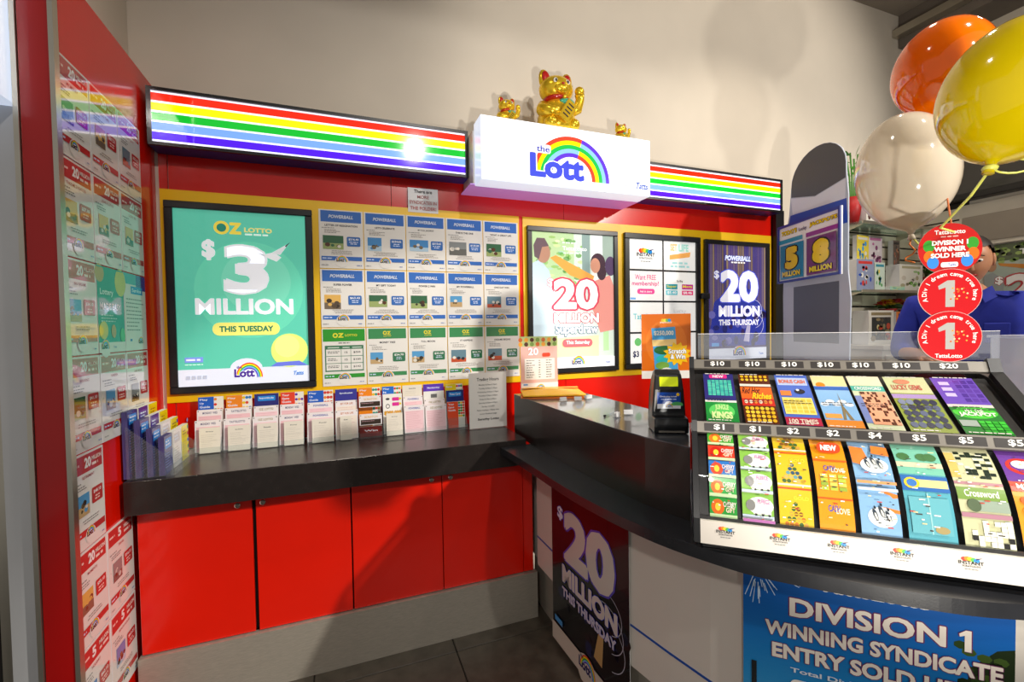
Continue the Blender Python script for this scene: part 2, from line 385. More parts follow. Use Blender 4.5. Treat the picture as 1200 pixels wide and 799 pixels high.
# the red partition on the left with its end column
wl = thing('wall_left', 'red partition on the left carrying rows of flyers', None, (0, 0, 0), kind='structure')
MB().box(-0.08, -0.012, -0.755, 0.018, 0.0, h(1.115)).build('panel', 'red_board', wl)
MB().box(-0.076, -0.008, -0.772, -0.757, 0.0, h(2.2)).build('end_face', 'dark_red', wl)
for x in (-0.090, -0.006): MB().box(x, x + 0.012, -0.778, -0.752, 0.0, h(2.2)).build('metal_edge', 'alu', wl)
ws = thing('wall_side', 'pale grey plaster return beside the red column', None, (0, 0, 0), kind='structure')
MB().box(-0.165, -0.094, -0.74, -0.70, 0.0, h(2.4)).build('plaster', 'pale_wall', ws)
MB().box(-1.2, -0.166, -0.74, -0.70, 2.13, h(2.4)).build('door_header', 'pale_wall', ws)
struct('wall_left_upper', MB().box(-0.19, -0.094, -0.69, 0.018, h(1.12), h(2.6)), 'beige_wall')
dr = thing('door_1', 'dark glass shop door with metal stile at the far left', None, (-0.17, -0.70, 0), kind='structure')
MB().box(-0.9, -0.03, -0.01, 0.01, 0.08, 2.1).build('pane', 'screen_off', dr)
MB().box(-0.028, 0.0, -0.02, 0.02, 0.0, h(0.6)).build('stile', 'alu', dr)
lb = thing('wall_light_box', 'lit white box on the pale wall beside the red column', 'light box', (-0.2, -0.76, h(0.66)))
MB().box(-0.15, 0.105, -0.10, 0.018, 0.0, 0.9).build('housing', 'white_side', lb)

# red cladding and the two yellow boards
cl = thing('trim_2', 'red panelling behind the lottery posters', None, (0, 0, 0), kind='structure')
for x0, x1 in ((0.004, 0.036), (0.04, 1.02), (1.023, 2.04), (2.043, 3.765)):
    MB().box(x0, x1, 0.008, 0.019, h(-0.53) if x1 < 1.6 else 0.3, h(1.03)).build('panel', 'red_board', cl)
dk = struct('trim_3', MB().box(3.769, 3.85, -0.03, 0.019, 0.3, h(0.84)), 'black_plastic'); tag(dk, 'black end post closing the red panelling')
for i, (x0, x1) in enumerate(((0.006, 1.745), (1.768, 3.758))):
    y = struct('trim_%d' % (4 + i), MB().box(x0, x1, 0.002, 0.0075, h(-0.315), h(0.656)), 'yellow_board')
    tag(y, ('yellow backing board behind the green poster and the flyer grid', 'yellow backing board behind the three right-hand poster frames')[i])
# white soffit under the middle sign, the sign's mauve glow put into its colour
sf = struct('trim_6', MB().box(1.402, 2.458, -0.186, 0.006, h(0.752), h(0.758)), 'soffit_glow'); tag(sf, 'soffit under the white logo box with the sign glow in its colour')
struct('trim_7', MB().box(1.418, 2.442, -0.186, 0.006, h(0.7585), h(1.03)), 'white_panel')

# ================================================================== LIGHT BOXES
def stripes_box(x0, x1, z0, z1, label):
    t = thing('rainbow_light_box', label, 'light box', ((x0 + x1) / 2, 0.0, z0), group='rainbow striped light boxes')
    W = (x1 - x0) / 2; H = z1 - z0
    MB().box(-W, W, -0.095, 0.006, 0.004, H).build('housing', 'black_frame', t)
    MB().box(-W, W, -0.095, 0.006, 0.0, 0.0035).build('base_plate', 'navy_and_led_sheen', t)  # black underside; its blue LED reflection is put into the colour
    f = MB()
    for a, b, c, d in ((-W, W, 0, 0.014), (-W, W, H - 0.014, H), (-W, -W + 0.016, 0.0145, H - 0.0145), (W - 0.016, W, 0.0145, H - 0.0145)): f.box(a, b, -0.11, -0.0955, c, d)
    f.build('frame', 'black_frame', t)
    P = Print(); X0 = -W + 0.016; X1 = W - 0.016; Z0 = 0.0145; Z1 = H - 0.0145; P.rect(X0, Z0, X1, Z1, '#f1f0ff')
    n = (Z1 - Z0 - 0.010) / 5
    for i, c in enumerate(['#e2240c', '#f6e400', '#0fae2c', '#6f9cf4', '#4a14d8']):
        P.rect(X0, Z1 - 0.008 - i * n - n * 0.80, X1, Z1 - 0.008 - i * n, c, keep=i > 0)
    P.build('striped_face', 'lightbox_print', t, (0, -0.102, 0))
stripes_box(0.004, 1.415, h(0.812), h(1.058), 'rainbow striped light box over the green jackpot poster')
stripes_box(2.445, 3.735, h(0.800), h(1.032), 'rainbow striped light box to the right of the logo sign')
t = thing('logo_light_box', 'white lit sign box with a rainbow arch logo in the middle', 'light box', (1.93, -0.11, h(0.744)))
H = 0.318
MB().box(-0.505, 0.505, -0.199, -0.079, 0, H).build('housing', 'white_side', t, bevel=0.003, seg=1)
P = Print(); P.rect(-0.503, 0.002, 0.503, H - 0.002, '#f7f9ff')
cx, cy = 0.0, 0.045; r = 0.232
for i, c in enumerate(RAINBOW):
    P.arc(cx, cy, r * (1 - 0.095 * i), r * (1 - 0.095 * (i + 1)), 178, 70, c, 22, keep=i > 0, sy=0.98)
for i, c in enumerate(reversed(RAINBOW)):
    P.arc(cx, cy, r * (1 - 0.095 * i), r * (1 - 0.095 * (i + 1)), 74, 0, c, 22, keep=i > 0, sy=0.98)
P.text('Lott', -0.245, 0.040, 0.075, 0.165, '#3f4ac8', 0.05, out='#f7f9ff', ow=0.03)
P.rrect(-0.212, 0.166, -0.124, 0.211, 0.012, '#f7f9ff'); P.text('the', -0.205, 0.172, -0.13, 0.205, '#2a32a0', 0.02)
P.text('by', 0.335, 0.04, 0.352, 0.052, '#6a7090', 0.01); P.disc(0.375, 0.062, 0.017, '#c9cfe0', 0.02); P.disc(0.379, 0.060, 0.010, '#f7f9ff', 0.012)
P.text('Tatts', 0.405, 0.036, 0.488, 0.072, '#1c46a4', 0.02, slant=0.2)
P.build('logo_face', 'sign_face', t, (0, -0.2002, 0))

# ================================================================== LUCKY CATS
def lucky_cat(x, y, s, label, name='lucky_cat', pale=False):
    t = thing(name, label, 'figurine', (x, y, h(1.0635)), 0.0, 'gold lucky cats on the logo sign'); M = Matrix.Scale(s, 4)
    b = MB()
    b.lathe([(0.20, 0), (0.30, 0.02), (0.33, 0.12), (0.32, 0.28), (0.25, 0.44), (0.19, 0.52), (0.17, 0.56)], 24, M)
    b.ell((0, -0.01, 0.74), 0.30, 0.25, 0.225, 22, 14, M)
    b.ell((0, -0.20, 0.68), 0.14, 0.09, 0.085, 14, 8, M)
    for sx in (-1, 1):
        b.ell((sx * 0.20, -0.20, 0.10), 0.12, 0.15, 0.11, 14, 8, M)                                   # feet
        b.ell((0, 0, 0), 0.115, 0.055, 0.20, 14, 10, M @ Matrix.Translation((sx * 0.19, 0.01, 0.87)) @ Matrix.Rotation(R(sx * 12), 4, 'Y'))
    b.tube([M @ Vector(p) for p in ((-0.26, -0.04, 0.42), (-0.33, -0.14, 0.32), (-0.24, -0.28, 0.26), (-0.10, -0.33, 0.24))], [0.10 * s, 0.10 * s, 0.085 * s, 0.075 * s], 10)
    b.build('body', 'gold', t, smooth=True)
    arm = MB(); arm.tube([M @ Vector(p) for p in ((0.24, -0.06, 0.40), (0.35, -0.12, 0.44), (0.38, -0.15, 0.58), (0.36, -0.17, 0.66))], [0.10 * s, 0.09 * s, 0.075 * s, 0.085 * s], 10)
    arm.ell((0.355, -0.18, 0.70), 0.085, 0.075, 0.08, 12, 8, M); arm.build('raised_paw', 'gold', t, smooth=True)
    for sx in (-1, 1):
        MB().ell((0, 0, 0), 0.075, 0.03, 0.13, 12, 8, M @ Matrix.Translation((sx * 0.19, -0.032, 0.90)) @ Matrix.Rotation(R(sx * 12), 4, 'Y')).build('inner_ear', 'red_paint', t, smooth=True)
        e = MB().ell((sx * 0.11, -0.225, 0.79), 0.042, 0.02, 0.045, 10, 8, M).build('eye', 'white_paint', t, smooth=True)
        MB().ell((sx * 0.108, -0.244, 0.79), 0.020, 0.008, 0.026, 8, 6, M).build('pupil', 'black_paint', e)
    MB().ell((0, -0.282, 0.735), 0.03, 0.014, 0.018, 8, 6, M).build('nose', 'red_paint', t)
    MB().tube([M @ Vector((0.06 * math.cos(a), -0.272 - 0.01 * math.sin(a), 0.69 + 0.03 * math.sin(a))) for a in [math.pi + i * math.pi / 6 for i in range(7)]], 0.008 * s, 5).build('mouth', 'red_paint', t)
    c = MB().lathe([(0.20, 0.52), (0.225, 0.53), (0.235, 0.555), (0.225, 0.58), (0.20, 0.59)], 24, M).build('collar', 'red_paint', t, smooth=True)
    MB().ell((0.04, -0.245, 0.535), 0.035, 0.035, 0.035, 10, 8, M).build('bell', 'gold', c, smooth=True)
    MB().ell((0.10, -0.20, 0.46), 0.15, 0.075, 0.08, 14, 8, M).build('bib', 'green_paint', t, smooth=True)
    Mp = M @ Matrix.Translation((0.03, -0.375, 0.25)) @ Euler((R(-8), R(35), 0)).to_matrix().to_4x4()
    p = MB().box(-0.10, 0.10, -0.015, 0.015, -0.19, 0.19, Mp).build('coin_plaque', 'gold', t, bevel=0.012 * s)
    for i in range(4):
        MB().box(-0.055, 0.055, -0.0185, -0.0155, -0.12 + i * 0.072, -0.095 + i * 0.072, Mp).build('stroke', 'black_paint', p)
    return t
lucky_cat(1.895, -0.20, 0.325, 'large gold lucky cat figurine in the middle of the logo sign')
lucky_cat(1.605, -0.20, 0.150, 'small gold lucky cat figurine on the left end of the logo sign')
lucky_cat(2.315, -0.20, 0.120, 'tiny pale gold lucky cat figurine on the right end of the logo sign')

# ================================================================== POSTER FRAMES
def frame_thing(x0, x1, z0, z1, label, w=0.032):
    t = thing('poster_frame', label, 'poster', ((x0 + x1) / 2, 0.0015, z0), group='framed posters on the yellow boards'); W = (x1 - x0) / 2; H = z1 - z0
    for a, b, c, d in ((-W, W, 0, w), (-W, W, H - w, H), (-W, -W + w, w + 0.0003, H - w - 0.0003), (W - w, W, w + 0.0003, H - w - 0.0003)):
        MB().box(a, b, -0.022, 0, c, d).build('frame_rail', 'black_frame', t, bevel=0.003, seg=1)
    MB().box(-W + w, W - w, -0.0118, -0.011, w, H - w).build('pane', 'pane', t)
    return t, -W + w, w, 2 * (W - w), H - 2 * w
FZ0, FZ1 = h(-0.275), h(0.603)
# --- green jackpot poster
t, X, Y, W, H = frame_thing(0.024, 0.634, FZ0, FZ1, 'green jackpot poster reading 3 million in a black frame')
P = Print(); G = '#5fcdb2'
P.rect(0, 0, W, H, G); P.disc(W * 0.55, H * 0.55, W * 0.42, '#6ad8b8', n=30); P.disc(W * 0.6, H * 0.6, W * 0.27, '#7cdec0', n=30)
P.rect(0, 0, W, H * 0.095, '#e4e9f8'); P.disc(W * 0.5, H * 0.09, W * 0.125, '#e4e9f8', W * 0.09)
P.disc(W * 0.345, H * 0.905, W * 0.058, '#f4dc50'); P.disc(W * 0.345, H * 0.905, W * 0.036, '#1f8a74'); P.text('Z', W * 0.40, H * 0.87, W * 0.495, H * 0.938, '#f4dc50', 0.06)
P.text('LOTTO', W * 0.515, H * 0.885, W * 0.73, H * 0.913, '#f1e48a', 0.04); P.lines(W * 0.52, H * 0.868, W * 0.73, 1, 0.01, 0.008, '#e8fff4', 5)
P.text('$', W * 0.195, H * 0.715, W * 0.295, H * 0.835, '#f2f7fb', 0.06)
P.text('3', W * 0.345, H * 0.52, W * 0.70, H * 0.815, '#f4f6fd', 0.05)
P.text('MILLION', W * 0.135, H * 0.405, W * 0.885, H * 0.50, '#f4f6fd', 0.04)
P.rrect(W * 0.255, H * 0.285, W * 0.77, H * 0.36, H * 0.036, '#f3ec7a'); P.text('THIS TUESDAY', W * 0.305, H * 0.305, W * 0.72, H * 0.34, '#157a5c', 0.04)
P.poly([(W * 0.64, H * 0.755), (W * 0.74, H * 0.775), (W * 0.80, H * 0.745), (W * 0.76, H * 0.72)], '#eef2f6'); P.poly([(W * 0.72, H * 0.77), (W * 0.87, H * 0.835), (W * 0.79, H * 0.76)], '#dfe6ea'); P.poly([(W * 0.83, H * 0.815), (W * 0.875, H * 0.84), (W * 0.84, H * 0.808)], '#2c3c3c'); P.poly([(W * 0.66, H * 0.76), (W * 0.60, H * 0.77), (W * 0.68, H * 0.745)], '#cfd8dc')
P.disc(W * 0.845, H * 0.19, W * 0.15, '#dff07c', n=32); P.disc(W * 0.825, H * 0.215, W * 0.10, '#e7f592', n=24); P.poly([(W * 0.69, H * 0.097), (W * 0.99, H * 0.097), (W * 0.92, H * 0.125), (W * 0.74, H * 0.12)], '#6a78e0')
P.rect(W * 0.05, H * 0.135, W * 0.18, H * 0.165, '#7f9af0'); P.lines(W * 0.06, H * 0.145, W * 0.17, 1, 0.01, 0.008, '#f0f4ff', 2); P.lines(W * 0.05, H * 0.12, W * 0.24, 1, 0.01, 0.004, '#d8fff0', 3)
lott_logo(P, W * 0.405, H * 0.035, W * 0.22, '#4a2a94')
for i in range(4): P.rect(W * (0.055 + 0.04 * i), H * 0.04, W * (0.085 + 0.04 * i), H * 0.06, '#b9bfd0', keep=i > 0)
P.text('Tatts', W * 0.87, H * 0.04, W * 0.955, H * 0.064, '#2a7ad0', 0.02, slant=0.2)
P.build('poster_print', 'screen_print', t, (X, -0.010, Y))
# --- red-pink superdraw poster with two people
def superdraw(P, W, H, small=False):
    P.rect(0, 0, W, H, '#d7e6dc')
    P.rect(0, H * 0.62, W * 0.5, H, '#bcd9a6'); rn = random.Random(11); P.l += 1
    for i in range(60): P.disc(W * rn.uniform(0.05, 0.62), H * rn.uniform(0.60, 0.98), W * rn.uniform(0.02, 0.05), rn.choice(['#9cc978', '#cfe6a8', '#e9f2c4', '#7fb070', '#b4d8c0']), W * rn.uniform(0.012, 0.03), n=7, keep=True)
    P.rect(W * 0.60, H * 0.62, W * 0.70, H, '#8fa8a4'); P.rect(W * 0.72, H * 0.55, W * 0.86, H, '#eef6f4'); P.rect(W * 0.86, H * 0.70, W, H, '#9fb3a8'); P.rect(W * 0.2, H * 0.30, W * 0.85, H * 0.62, '#dfe9e6')
    P.poly([(W * 0.18, H * 0.08), (W * 0.80, H * 0.08), (W * 0.80, H * 0.24), (W * 0.2, H * 0.22)], '#dfeab8'); P.rect(W * 0.86, H * 0.12, W * 0.93, H * 0.36, '#bfe8b0')
    P.poly([(0, H * 0.18), (W * 0.24, H * 0.20), (W * 0.28, H * 0.52), (W * 0.2, H * 0.72), (W * 0.09, H * 0.80), (0, H * 0.77)], '#c7dbe6'); P.poly([(0, H * 0.08), (W * 0.24, H * 0.10), (W * 0.24, H * 0.22), (0, H * 0.2)], '#70849c')
    P.disc(W * 0.13, H * 0.85, W * 0.085, '#b98f7a', H * 0.075); P.poly([(W * 0.02, H * 0.90), (W * 0.06, H * 0.955), (W * 0.15, H * 0.955), (W * 0.20, H * 0.90), (W * 0.12, H * 0.89), (W * 0.08, H * 0.80), (W * 0.03, H * 0.82)], '#6d5f66')
    P.poly([(W * 0.21, H * 0.815), (W * 0.28, H * 0.835), (W * 0.75, H * 0.69), (W * 0.72, H * 0.63), (W * 0.45, H * 0.69)], '#e9ab52')
    P.poly([(W * 0.70, H * 0.64), (W * 0.95, H * 0.70), (W * 1.0, H * 0.62), (W, H * 0.28), (W * 0.82, H * 0.26), (W * 0.72, H * 0.45)], '#e79a90')
    P.disc(W * 0.80, H * 0.79, W * 0.095, '#4a3440', H * 0.075); P.disc(W * 0.845, H * 0.72, W * 0.06, '#4a3440', H * 0.06); P.disc(W * 0.765, H * 0.77, W * 0.062, '#d69a80', H * 0.057); P.disc(W * 0.96, H * 0.77, W * 0.07, '#5a4668', H * 0.075)
    P.text('TattsLotto', W * 0.36, H * 0.875, W * 0.66, H * 0.905, '#eef4f4', 0.03)
    if not small:
        P.lines(W * 0.36, H * 0.925, W * 0.6, 1, 0.01, H * 0.01, '#e4f0ea', 7); P.lines(W * 0.37, H * 0.85, W * 0.65, 1, 0.01, H * 0.008, '#e4f0ea', 9)
        P.text('$', W * 0.175, H * 0.60, W * 0.25, H * 0.665, '#ffffff', 0.03, out='#e06a78', ow=0.04)
        P.text('20', W * 0.245, H * 0.435, W * 0.795, H * 0.665, '#ffffff', 0.045, out='#d84a62', ow=0.045)
        P.text('MILLION', W * 0.245, H * 0.335, W * 0.80, H * 0.41, '#ffffff', 0.05, out='#d03a58', ow=0.045)
        P.text('Superdraw', W * 0.26, H * 0.235, W * 0.79, H * 0.325, '#ffffff', 0.03, out='#3f6a8c', ow=0.045)
        P.rrect(W * 0.345, H * 0.155, W * 0.715, H * 0.215, H * 0.028, '#ec6a72'); P.text('This Saturday', W * 0.39, H * 0.168, W * 0.68, H * 0.203, '#ffffff', 0.02)
        P.rect(0, 0, W, H * 0.075, '#f1f5fb'); lott_logo(P, W * 0.455, H * 0.02, W * 0.16, '#2a2a5a', '#f1f5fb'); P.text('Tatts', W * 0.88, H * 0.025, W * 0.94, H * 0.04, '#6a7ab4', 0.02)
t, X, Y, W, H = frame_thing(1.789, 2.411, FZ0, FZ1, 'poster of two people reading 20 million superdraw in a black frame', 0.030)
P = Print(); superdraw(P, W, H); P.build('poster_print', 'screen_print', t, (X, -0.010, Y))
# --- 20 million dark purple poster
def pb20(P, W, H, band=True, lit=True):
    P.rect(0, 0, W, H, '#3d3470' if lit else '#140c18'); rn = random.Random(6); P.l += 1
    for i in range(26 if lit else 0):
        x = W * i / 26; P.rect(x, H * 0.30, x + W * 0.03, H, rn.choice(['#6a5a78', '#7a6658', '#5a4a80', '#8a7660', '#4a3f80']), keep=True)
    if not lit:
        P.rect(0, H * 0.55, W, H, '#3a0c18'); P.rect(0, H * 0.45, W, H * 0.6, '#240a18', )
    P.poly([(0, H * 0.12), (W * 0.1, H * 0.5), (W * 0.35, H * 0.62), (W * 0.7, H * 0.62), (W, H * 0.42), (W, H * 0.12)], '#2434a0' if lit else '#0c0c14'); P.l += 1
    for i in range(26):
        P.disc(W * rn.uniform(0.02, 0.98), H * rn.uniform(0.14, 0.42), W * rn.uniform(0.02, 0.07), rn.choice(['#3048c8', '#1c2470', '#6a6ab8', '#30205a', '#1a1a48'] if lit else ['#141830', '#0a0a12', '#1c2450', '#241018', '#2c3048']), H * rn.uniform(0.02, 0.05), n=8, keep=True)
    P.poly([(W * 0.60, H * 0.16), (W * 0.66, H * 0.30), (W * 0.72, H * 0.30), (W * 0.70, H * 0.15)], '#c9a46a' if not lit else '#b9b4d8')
    for i in range(3): P.arc(W * (0.76 - 0.01 * i), H * (0.44 - 0.07 * i), W * (0.16 + 0.025 * i), W * (0.166 + 0.025 * i), -70, 110, '#d8d8f4' if lit else '#b8b8c8', 18, sy=0.8)
    P.text('$', W * 0.10, H * 0.70, W * 0.185, H * 0.775, '#eef0ff', 0.03, out='#4a58d8', ow=0.03)
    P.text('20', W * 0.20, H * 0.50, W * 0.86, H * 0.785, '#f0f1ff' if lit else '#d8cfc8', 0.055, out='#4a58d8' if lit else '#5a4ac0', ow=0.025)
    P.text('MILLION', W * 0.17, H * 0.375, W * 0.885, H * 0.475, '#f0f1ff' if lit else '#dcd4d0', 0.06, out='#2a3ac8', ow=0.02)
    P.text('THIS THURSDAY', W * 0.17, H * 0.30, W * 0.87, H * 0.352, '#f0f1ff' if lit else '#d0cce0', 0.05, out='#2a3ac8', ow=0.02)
    if lit:
        P.text('POWERBALL', W * 0.28, H * 0.865, W * 0.72, H * 0.91, '#dfe8ff', 0.05, out='#2a4ac0', ow=0.04, slant=0.15); P.lines(W * 0.33, H * 0.845, W * 0.67, 1, 0.01, H * 0.012, '#ffffff', 4, True)
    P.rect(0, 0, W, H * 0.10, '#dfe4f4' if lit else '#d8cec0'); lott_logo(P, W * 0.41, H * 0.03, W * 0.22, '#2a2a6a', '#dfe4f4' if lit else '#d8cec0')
    P.rect(W * 0.05, H * 0.12, W * 0.17, H * 0.15, '#4a9ae0'); P.text('Tatts', W * 0.86, H * 0.035, W * 0.94, H * 0.055, '#6a8ac4', 0.02)
t, X, Y, W, H = frame_thing(3.116, 3.722, FZ0, h(0.596), 'dark purple poster reading 20 million this Thursday in a black frame', 0.030)
P = Print(); pb20(P, W, H); P.build('poster_print', 'screen_print', t, (X, -0.010, Y))
# --- frame with eight small white cards
t, X, Y, W, H = frame_thing(2.462, 3.076, FZ0, FZ1, 'black frame holding eight small white game cards', 0.036)
MB().box(X, X + W, -0.0035, -0.001, Y, Y + H).build('backing', 'black_frame', t)
cw = (W - 0.012) / 2; ch = (H - 0.036) / 4
for r_ in range(4):
    for c_ in range(2):
        P = Print(); P.rect(0, 0, cw, ch, '#f4f5f4'); k = r_ * 2 + c_
        if k == 0: instant_logo(P, cw * 0.5, ch * 0.45, cw * 0.55)
        elif k == 1:
            P.text('SET', cw * 0.2, ch * 0.66, cw * 0.42, ch * 0.92, '#f0c890', 0.05); P.text('LIFE', cw * 0.46, ch * 0.66, cw * 0.78, ch * 0.92, '#a8dcd0', 0.05)
            P.poly([(cw * 0.18, ch * 0.36), (cw * 0.82, ch * 0.48), (cw * 0.84, ch * 0.66), (cw * 0.18, ch * 0.52)], '#f4b060'); P.lines(cw * 0.15, ch * 0.22, cw * 0.85, 2, ch * 0.12, ch * 0.07, '#a8d8d8', 3, True)
        elif k == 2:
            P.text('Want FREE', cw * 0.18, ch * 0.70, cw * 0.80, ch * 0.88, '#d83a88', 0.01); P.text('membership?', cw * 0.09, ch * 0.46, cw * 0.89, ch * 0.66, '#d83a88', 0.02)
            P.rrect(cw * 0.24, ch * 0.22, cw * 0.76, ch * 0.40, ch * 0.08, '#e8509a'); P.text('Ask in store', cw * 0.32, ch * 0.27, cw * 0.68, ch * 0.35, '#ffffff', 0.01); P.rect(cw * 0.04, 0.006, cw * 0.2, ch * 0.1, '#7ab0e8')
        elif k == 3:
            P.text('lucky', cw * 0.40, ch * 0.62, cw * 0.60, ch * 0.74, '#333333', 0.02)
            for x, c, c2 in ((0.06, '#1f9aa8', '#6ac4d0'), (0.56, '#c02a90', '#e03a78')):
                P.rect(cw * x, ch * 0.40, cw * (x + 0.36), ch * 0.58, c); P.text('Super' if x < 0.3 else 'Mega', cw * (x + 0.03), ch * 0.43, cw * (x + 0.33), ch * 0.55, '#e8d840', 0.02); P.rect(cw * x, ch * 0.2, cw * (x + 0.36), ch * 0.36, c2); P.text('$5.40' if x < 0.3 else '$8.46', cw * (x + 0.04), ch * 0.23, cw * (x + 0.32), ch * 0.33, '#ffffff', 0.02)
        elif k == 4: P.text('TattsLotto', cw * 0.12, ch * 0.42, cw * 0.90, ch * 0.62, '#6ac4cc', 0.02)
        elif k == 5: P.text('Lucky', cw * 0.3, ch * 0.6, cw * 0.7, ch * 0.78, '#c9c9cc', 0.01)
        elif k == 6:
            P.disc(cw * 0.25, ch * 0.72, cw * 0.1, '#6ac070'); P.text('Z', cw * 0.38, ch * 0.6, cw * 0.55, ch * 0.84, '#e8c860', 0.05); P.text('$3 MIL', cw * 0.10, ch * 0.18, cw * 0.62, ch * 0.42, '#1c2450', 0.03)
        else: P.text('$20 MIL', cw * 0.2, ch * 0.3, cw * 0.8, ch * 0.6, '#1c2450', 0.03)
        card = MB().box(0, cw, -0.0005, 0.0008, 0, ch).build('card', 'white_plastic', t, loc=(X + c_ * (cw + 0.012), -0.0065, Y + (3 - r_) * (ch + 0.012)))
        P.build('card_print', 'screen_print', card, (0, -0.0008, 0))

# ================================================================== FLYERS
def flyer_print(kind, title, price, seed, w, hh):
    P = Print(); P.rect(0, 0, w, hh, '#eeebe6'); m = w * 0.04
    def base(c, logo_ink='#2a2a3a'):
        P.rect(m, hh * 0.135, w - m, hh * 0.205, c); P.lines(m * 1.5, hh * 0.16, w * 0.3, 1, 0.01, hh * 0.018, '#cfe0ff', seed)
        lott_logo(P, w * 0.37, hh * 0.11, w * 0.25, logo_ink, '#eeebe6'); P.lines(m, hh * 0.05, w * 0.2, 1, 0.01, hh * 0.014, '#aaaaaa', seed); P.lines(w * 0.84, hh * 0.05, w - m, 1, 0.01, hh * 0.014, '#8a9ac8', seed)
    def body(c, pc):
        P.ctext(title, w * 0.5, hh * 0.735, hh * 0.034, '#3a3a44', 0.02, w * 0.8)
        P.lines(w * 0.06, hh * 0.685, w * 0.35, 1, 0.01, hh * 0.010, '#8a8a8a', seed); P.lines(w * 0.12, hh * 0.652, w * 0.5, 3, hh * 0.024, hh * 0.010, '#9a9490', seed + 1)
        rn = random.Random(seed); pw = rn.uniform(0.30, 0.48); ph = rn.uniform(0.20, 0.25)
        picture(P, w * 0.08, hh * (0.56 - ph), w * (0.08 + pw), hh * 0.56, seed)
        P.rrect(w * 0.62, hh * 0.385, w * 0.93, hh * 0.55, w * 0.03, c); P.text(price, w * 0.66, hh * 0.485, w * 0.89, hh * 0.525, '#ffffff', 0.04); P.lines(w * 0.67, hh * 0.452, w * 0.88, 2, hh * 0.03, hh * 0.014, '#d8e4ff', seed, True)
        P.lines(w * 0.2, hh * 0.295, w * 0.8, 3, hh * 0.026, hh * 0.009, '#9a9490', seed + 5, True)
    if kind == 'pb':
        c = '#3a70c4'; P.rect(m, hh * 0.79, w - m, hh - m * 0.6, c); P.text('POWERBALL', w * 0.22, hh * 0.855, w * 0.78, hh * 0.915, '#cfdcf4', 0.05, out='#2a4a98', ow=0.04, slant=0.2); body('#3a70bc', c); base(c)
    elif kind == 'oz':
        c = '#3f8f58'; P.rect(m, hh * 0.80, w - m, hh - m * 0.6, c); P.disc(w * 0.44, hh * 0.905, w * 0.05, '#e6d838'); P.disc(w * 0.44, hh * 0.905, w * 0.025, c); P.text('Z', w * 0.49, hh * 0.875, w * 0.58, hh * 0.935, '#e6d838', 0.06); P.text('LOTTO', w * 0.41, hh * 0.835, w * 0.59, hh * 0.862, '#e6d838', 0.03); body('#3a7a58', c); base(c)
    elif kind == 'oztable':
        c = '#2f9a2c'; P.rect(m * 0.5, hh * 0.77, w - m * 0.5, hh - m * 0.6, c); P.disc(w * 0.30, hh * 0.875, w * 0.06, '#e6e038'); P.disc(w * 0.30, hh * 0.875, w * 0.03, c); P.text('Z', w * 0.36, hh * 0.835, w * 0.49, hh * 0.915, '#e6e038', 0.06); P.text('LOTTO', w * 0.52, hh * 0.855, w * 0.80, hh * 0.895, '#e6e038', 0.03)
        P.lines(w * 0.3, hh * 0.735, w * 0.7, 1, 0.01, hh * 0.014, '#3a3a3a', 1, True); P.rect(w * 0.06, hh * 0.25, w * 0.94, hh * 0.70, '#3f7a58'); P.l += 1
        for i in range(3):
            for a, b in ((0.085, 0.42), (0.43, 0.64), (0.65, 0.92)): P.rect(w * a, hh * (0.27 + i * 0.125), w * b, hh * (0.385 + i * 0.125), '#eeebe6', keep=True)
            P.text('15', w * 0.50, hh * (0.31 + i * 0.125), w * 0.57, hh * (0.345 + i * 0.125), '#333333', 0.02); P.text(('$142', '$100', '$50')[i], w * 0.70, hh * (0.31 + i * 0.125), w * 0.87, hh * (0.345 + i * 0.125), '#333333', 0.02); P.lines(w * 0.12, hh * (0.34 + i * 0.125), w * 0.39, 2, hh * 0.025, hh * 0.011, '#555555', i)
        for a, b in ((0.12, 0.38), (0.46, 0.62), (0.68, 0.90)): P.rect(w * a, hh * 0.655, w * b, hh * 0.672, '#cfe0d4', keep=True)
        base(c)
    elif kind in ('red20', 'red5'):
        c = '#c43a3a'; P.rect(m, hh * 0.79, w - m, hh - m * 0.8, c); P.lines(w * 0.08, hh * 0.88, w * 0.34, 1, 0.01, hh * 0.022, '#ffd8d0', seed)
        P.text('20' if kind == 'red20' else '5', w * 0.40, hh * 0.835, w * (0.60 if kind == 'red20' else 0.52), hh * 0.945, '#ffffff', 0.045); P.text('MILLION', w * 0.62, hh * 0.89, w * 0.93, hh * 0.935, '#ffe8e0', 0.04); P.lines(w * 0.62, hh * 0.835, w * 0.93, 1, 0.01, hh * 0.028, '#ffe8e0', seed)
        P.ctext(title, w * 0.5, hh * 0.745, hh * 0.03, '#b85a5a', 0.01, w * 0.7); P.lines(w * 0.06, hh * 0.69, w * 0.4, 1, 0.01, hh * 0.012, '#8a8a8a', seed); P.lines(w * 0.12, hh * 0.655, w * 0.5, 2, hh * 0.026, hh * 0.011, '#8a8a8a', seed + 1)
        picture(P, w * 0.16, hh * 0.35, w * 0.50, hh * 0.58, seed); P.rrect(w * 0.58, hh * 0.42, w * 0.92, hh * 0.59, w * 0.03, c); P.text(price, w * 0.63, hh * 0.52, w * 0.87, hh * 0.56, '#ffffff', 0.04); P.lines(w * 0.64, hh * 0.48, w * 0.86, 2, hh * 0.03, hh * 0.015, '#ffd8d0', seed, True)
        P.lines(w * 0.25, hh * 0.29, w * 0.8, 2, hh * 0.028, hh * 0.011, '#9a9490', seed + 5, True); base(c)
    elif kind == 'lottery':
        P.rect(0, hh * 0.12, w, hh, '#2c9a86'); P.disc(w * 0.10, hh * 0.92, w * 0.16, '#c89a4a'); P.disc(w * 0.88, hh * 0.85, w * 0.22, '#d8d24a', hh * 0.17); P.rect(0, hh * 0.985, w, hh, '#2c9a86')
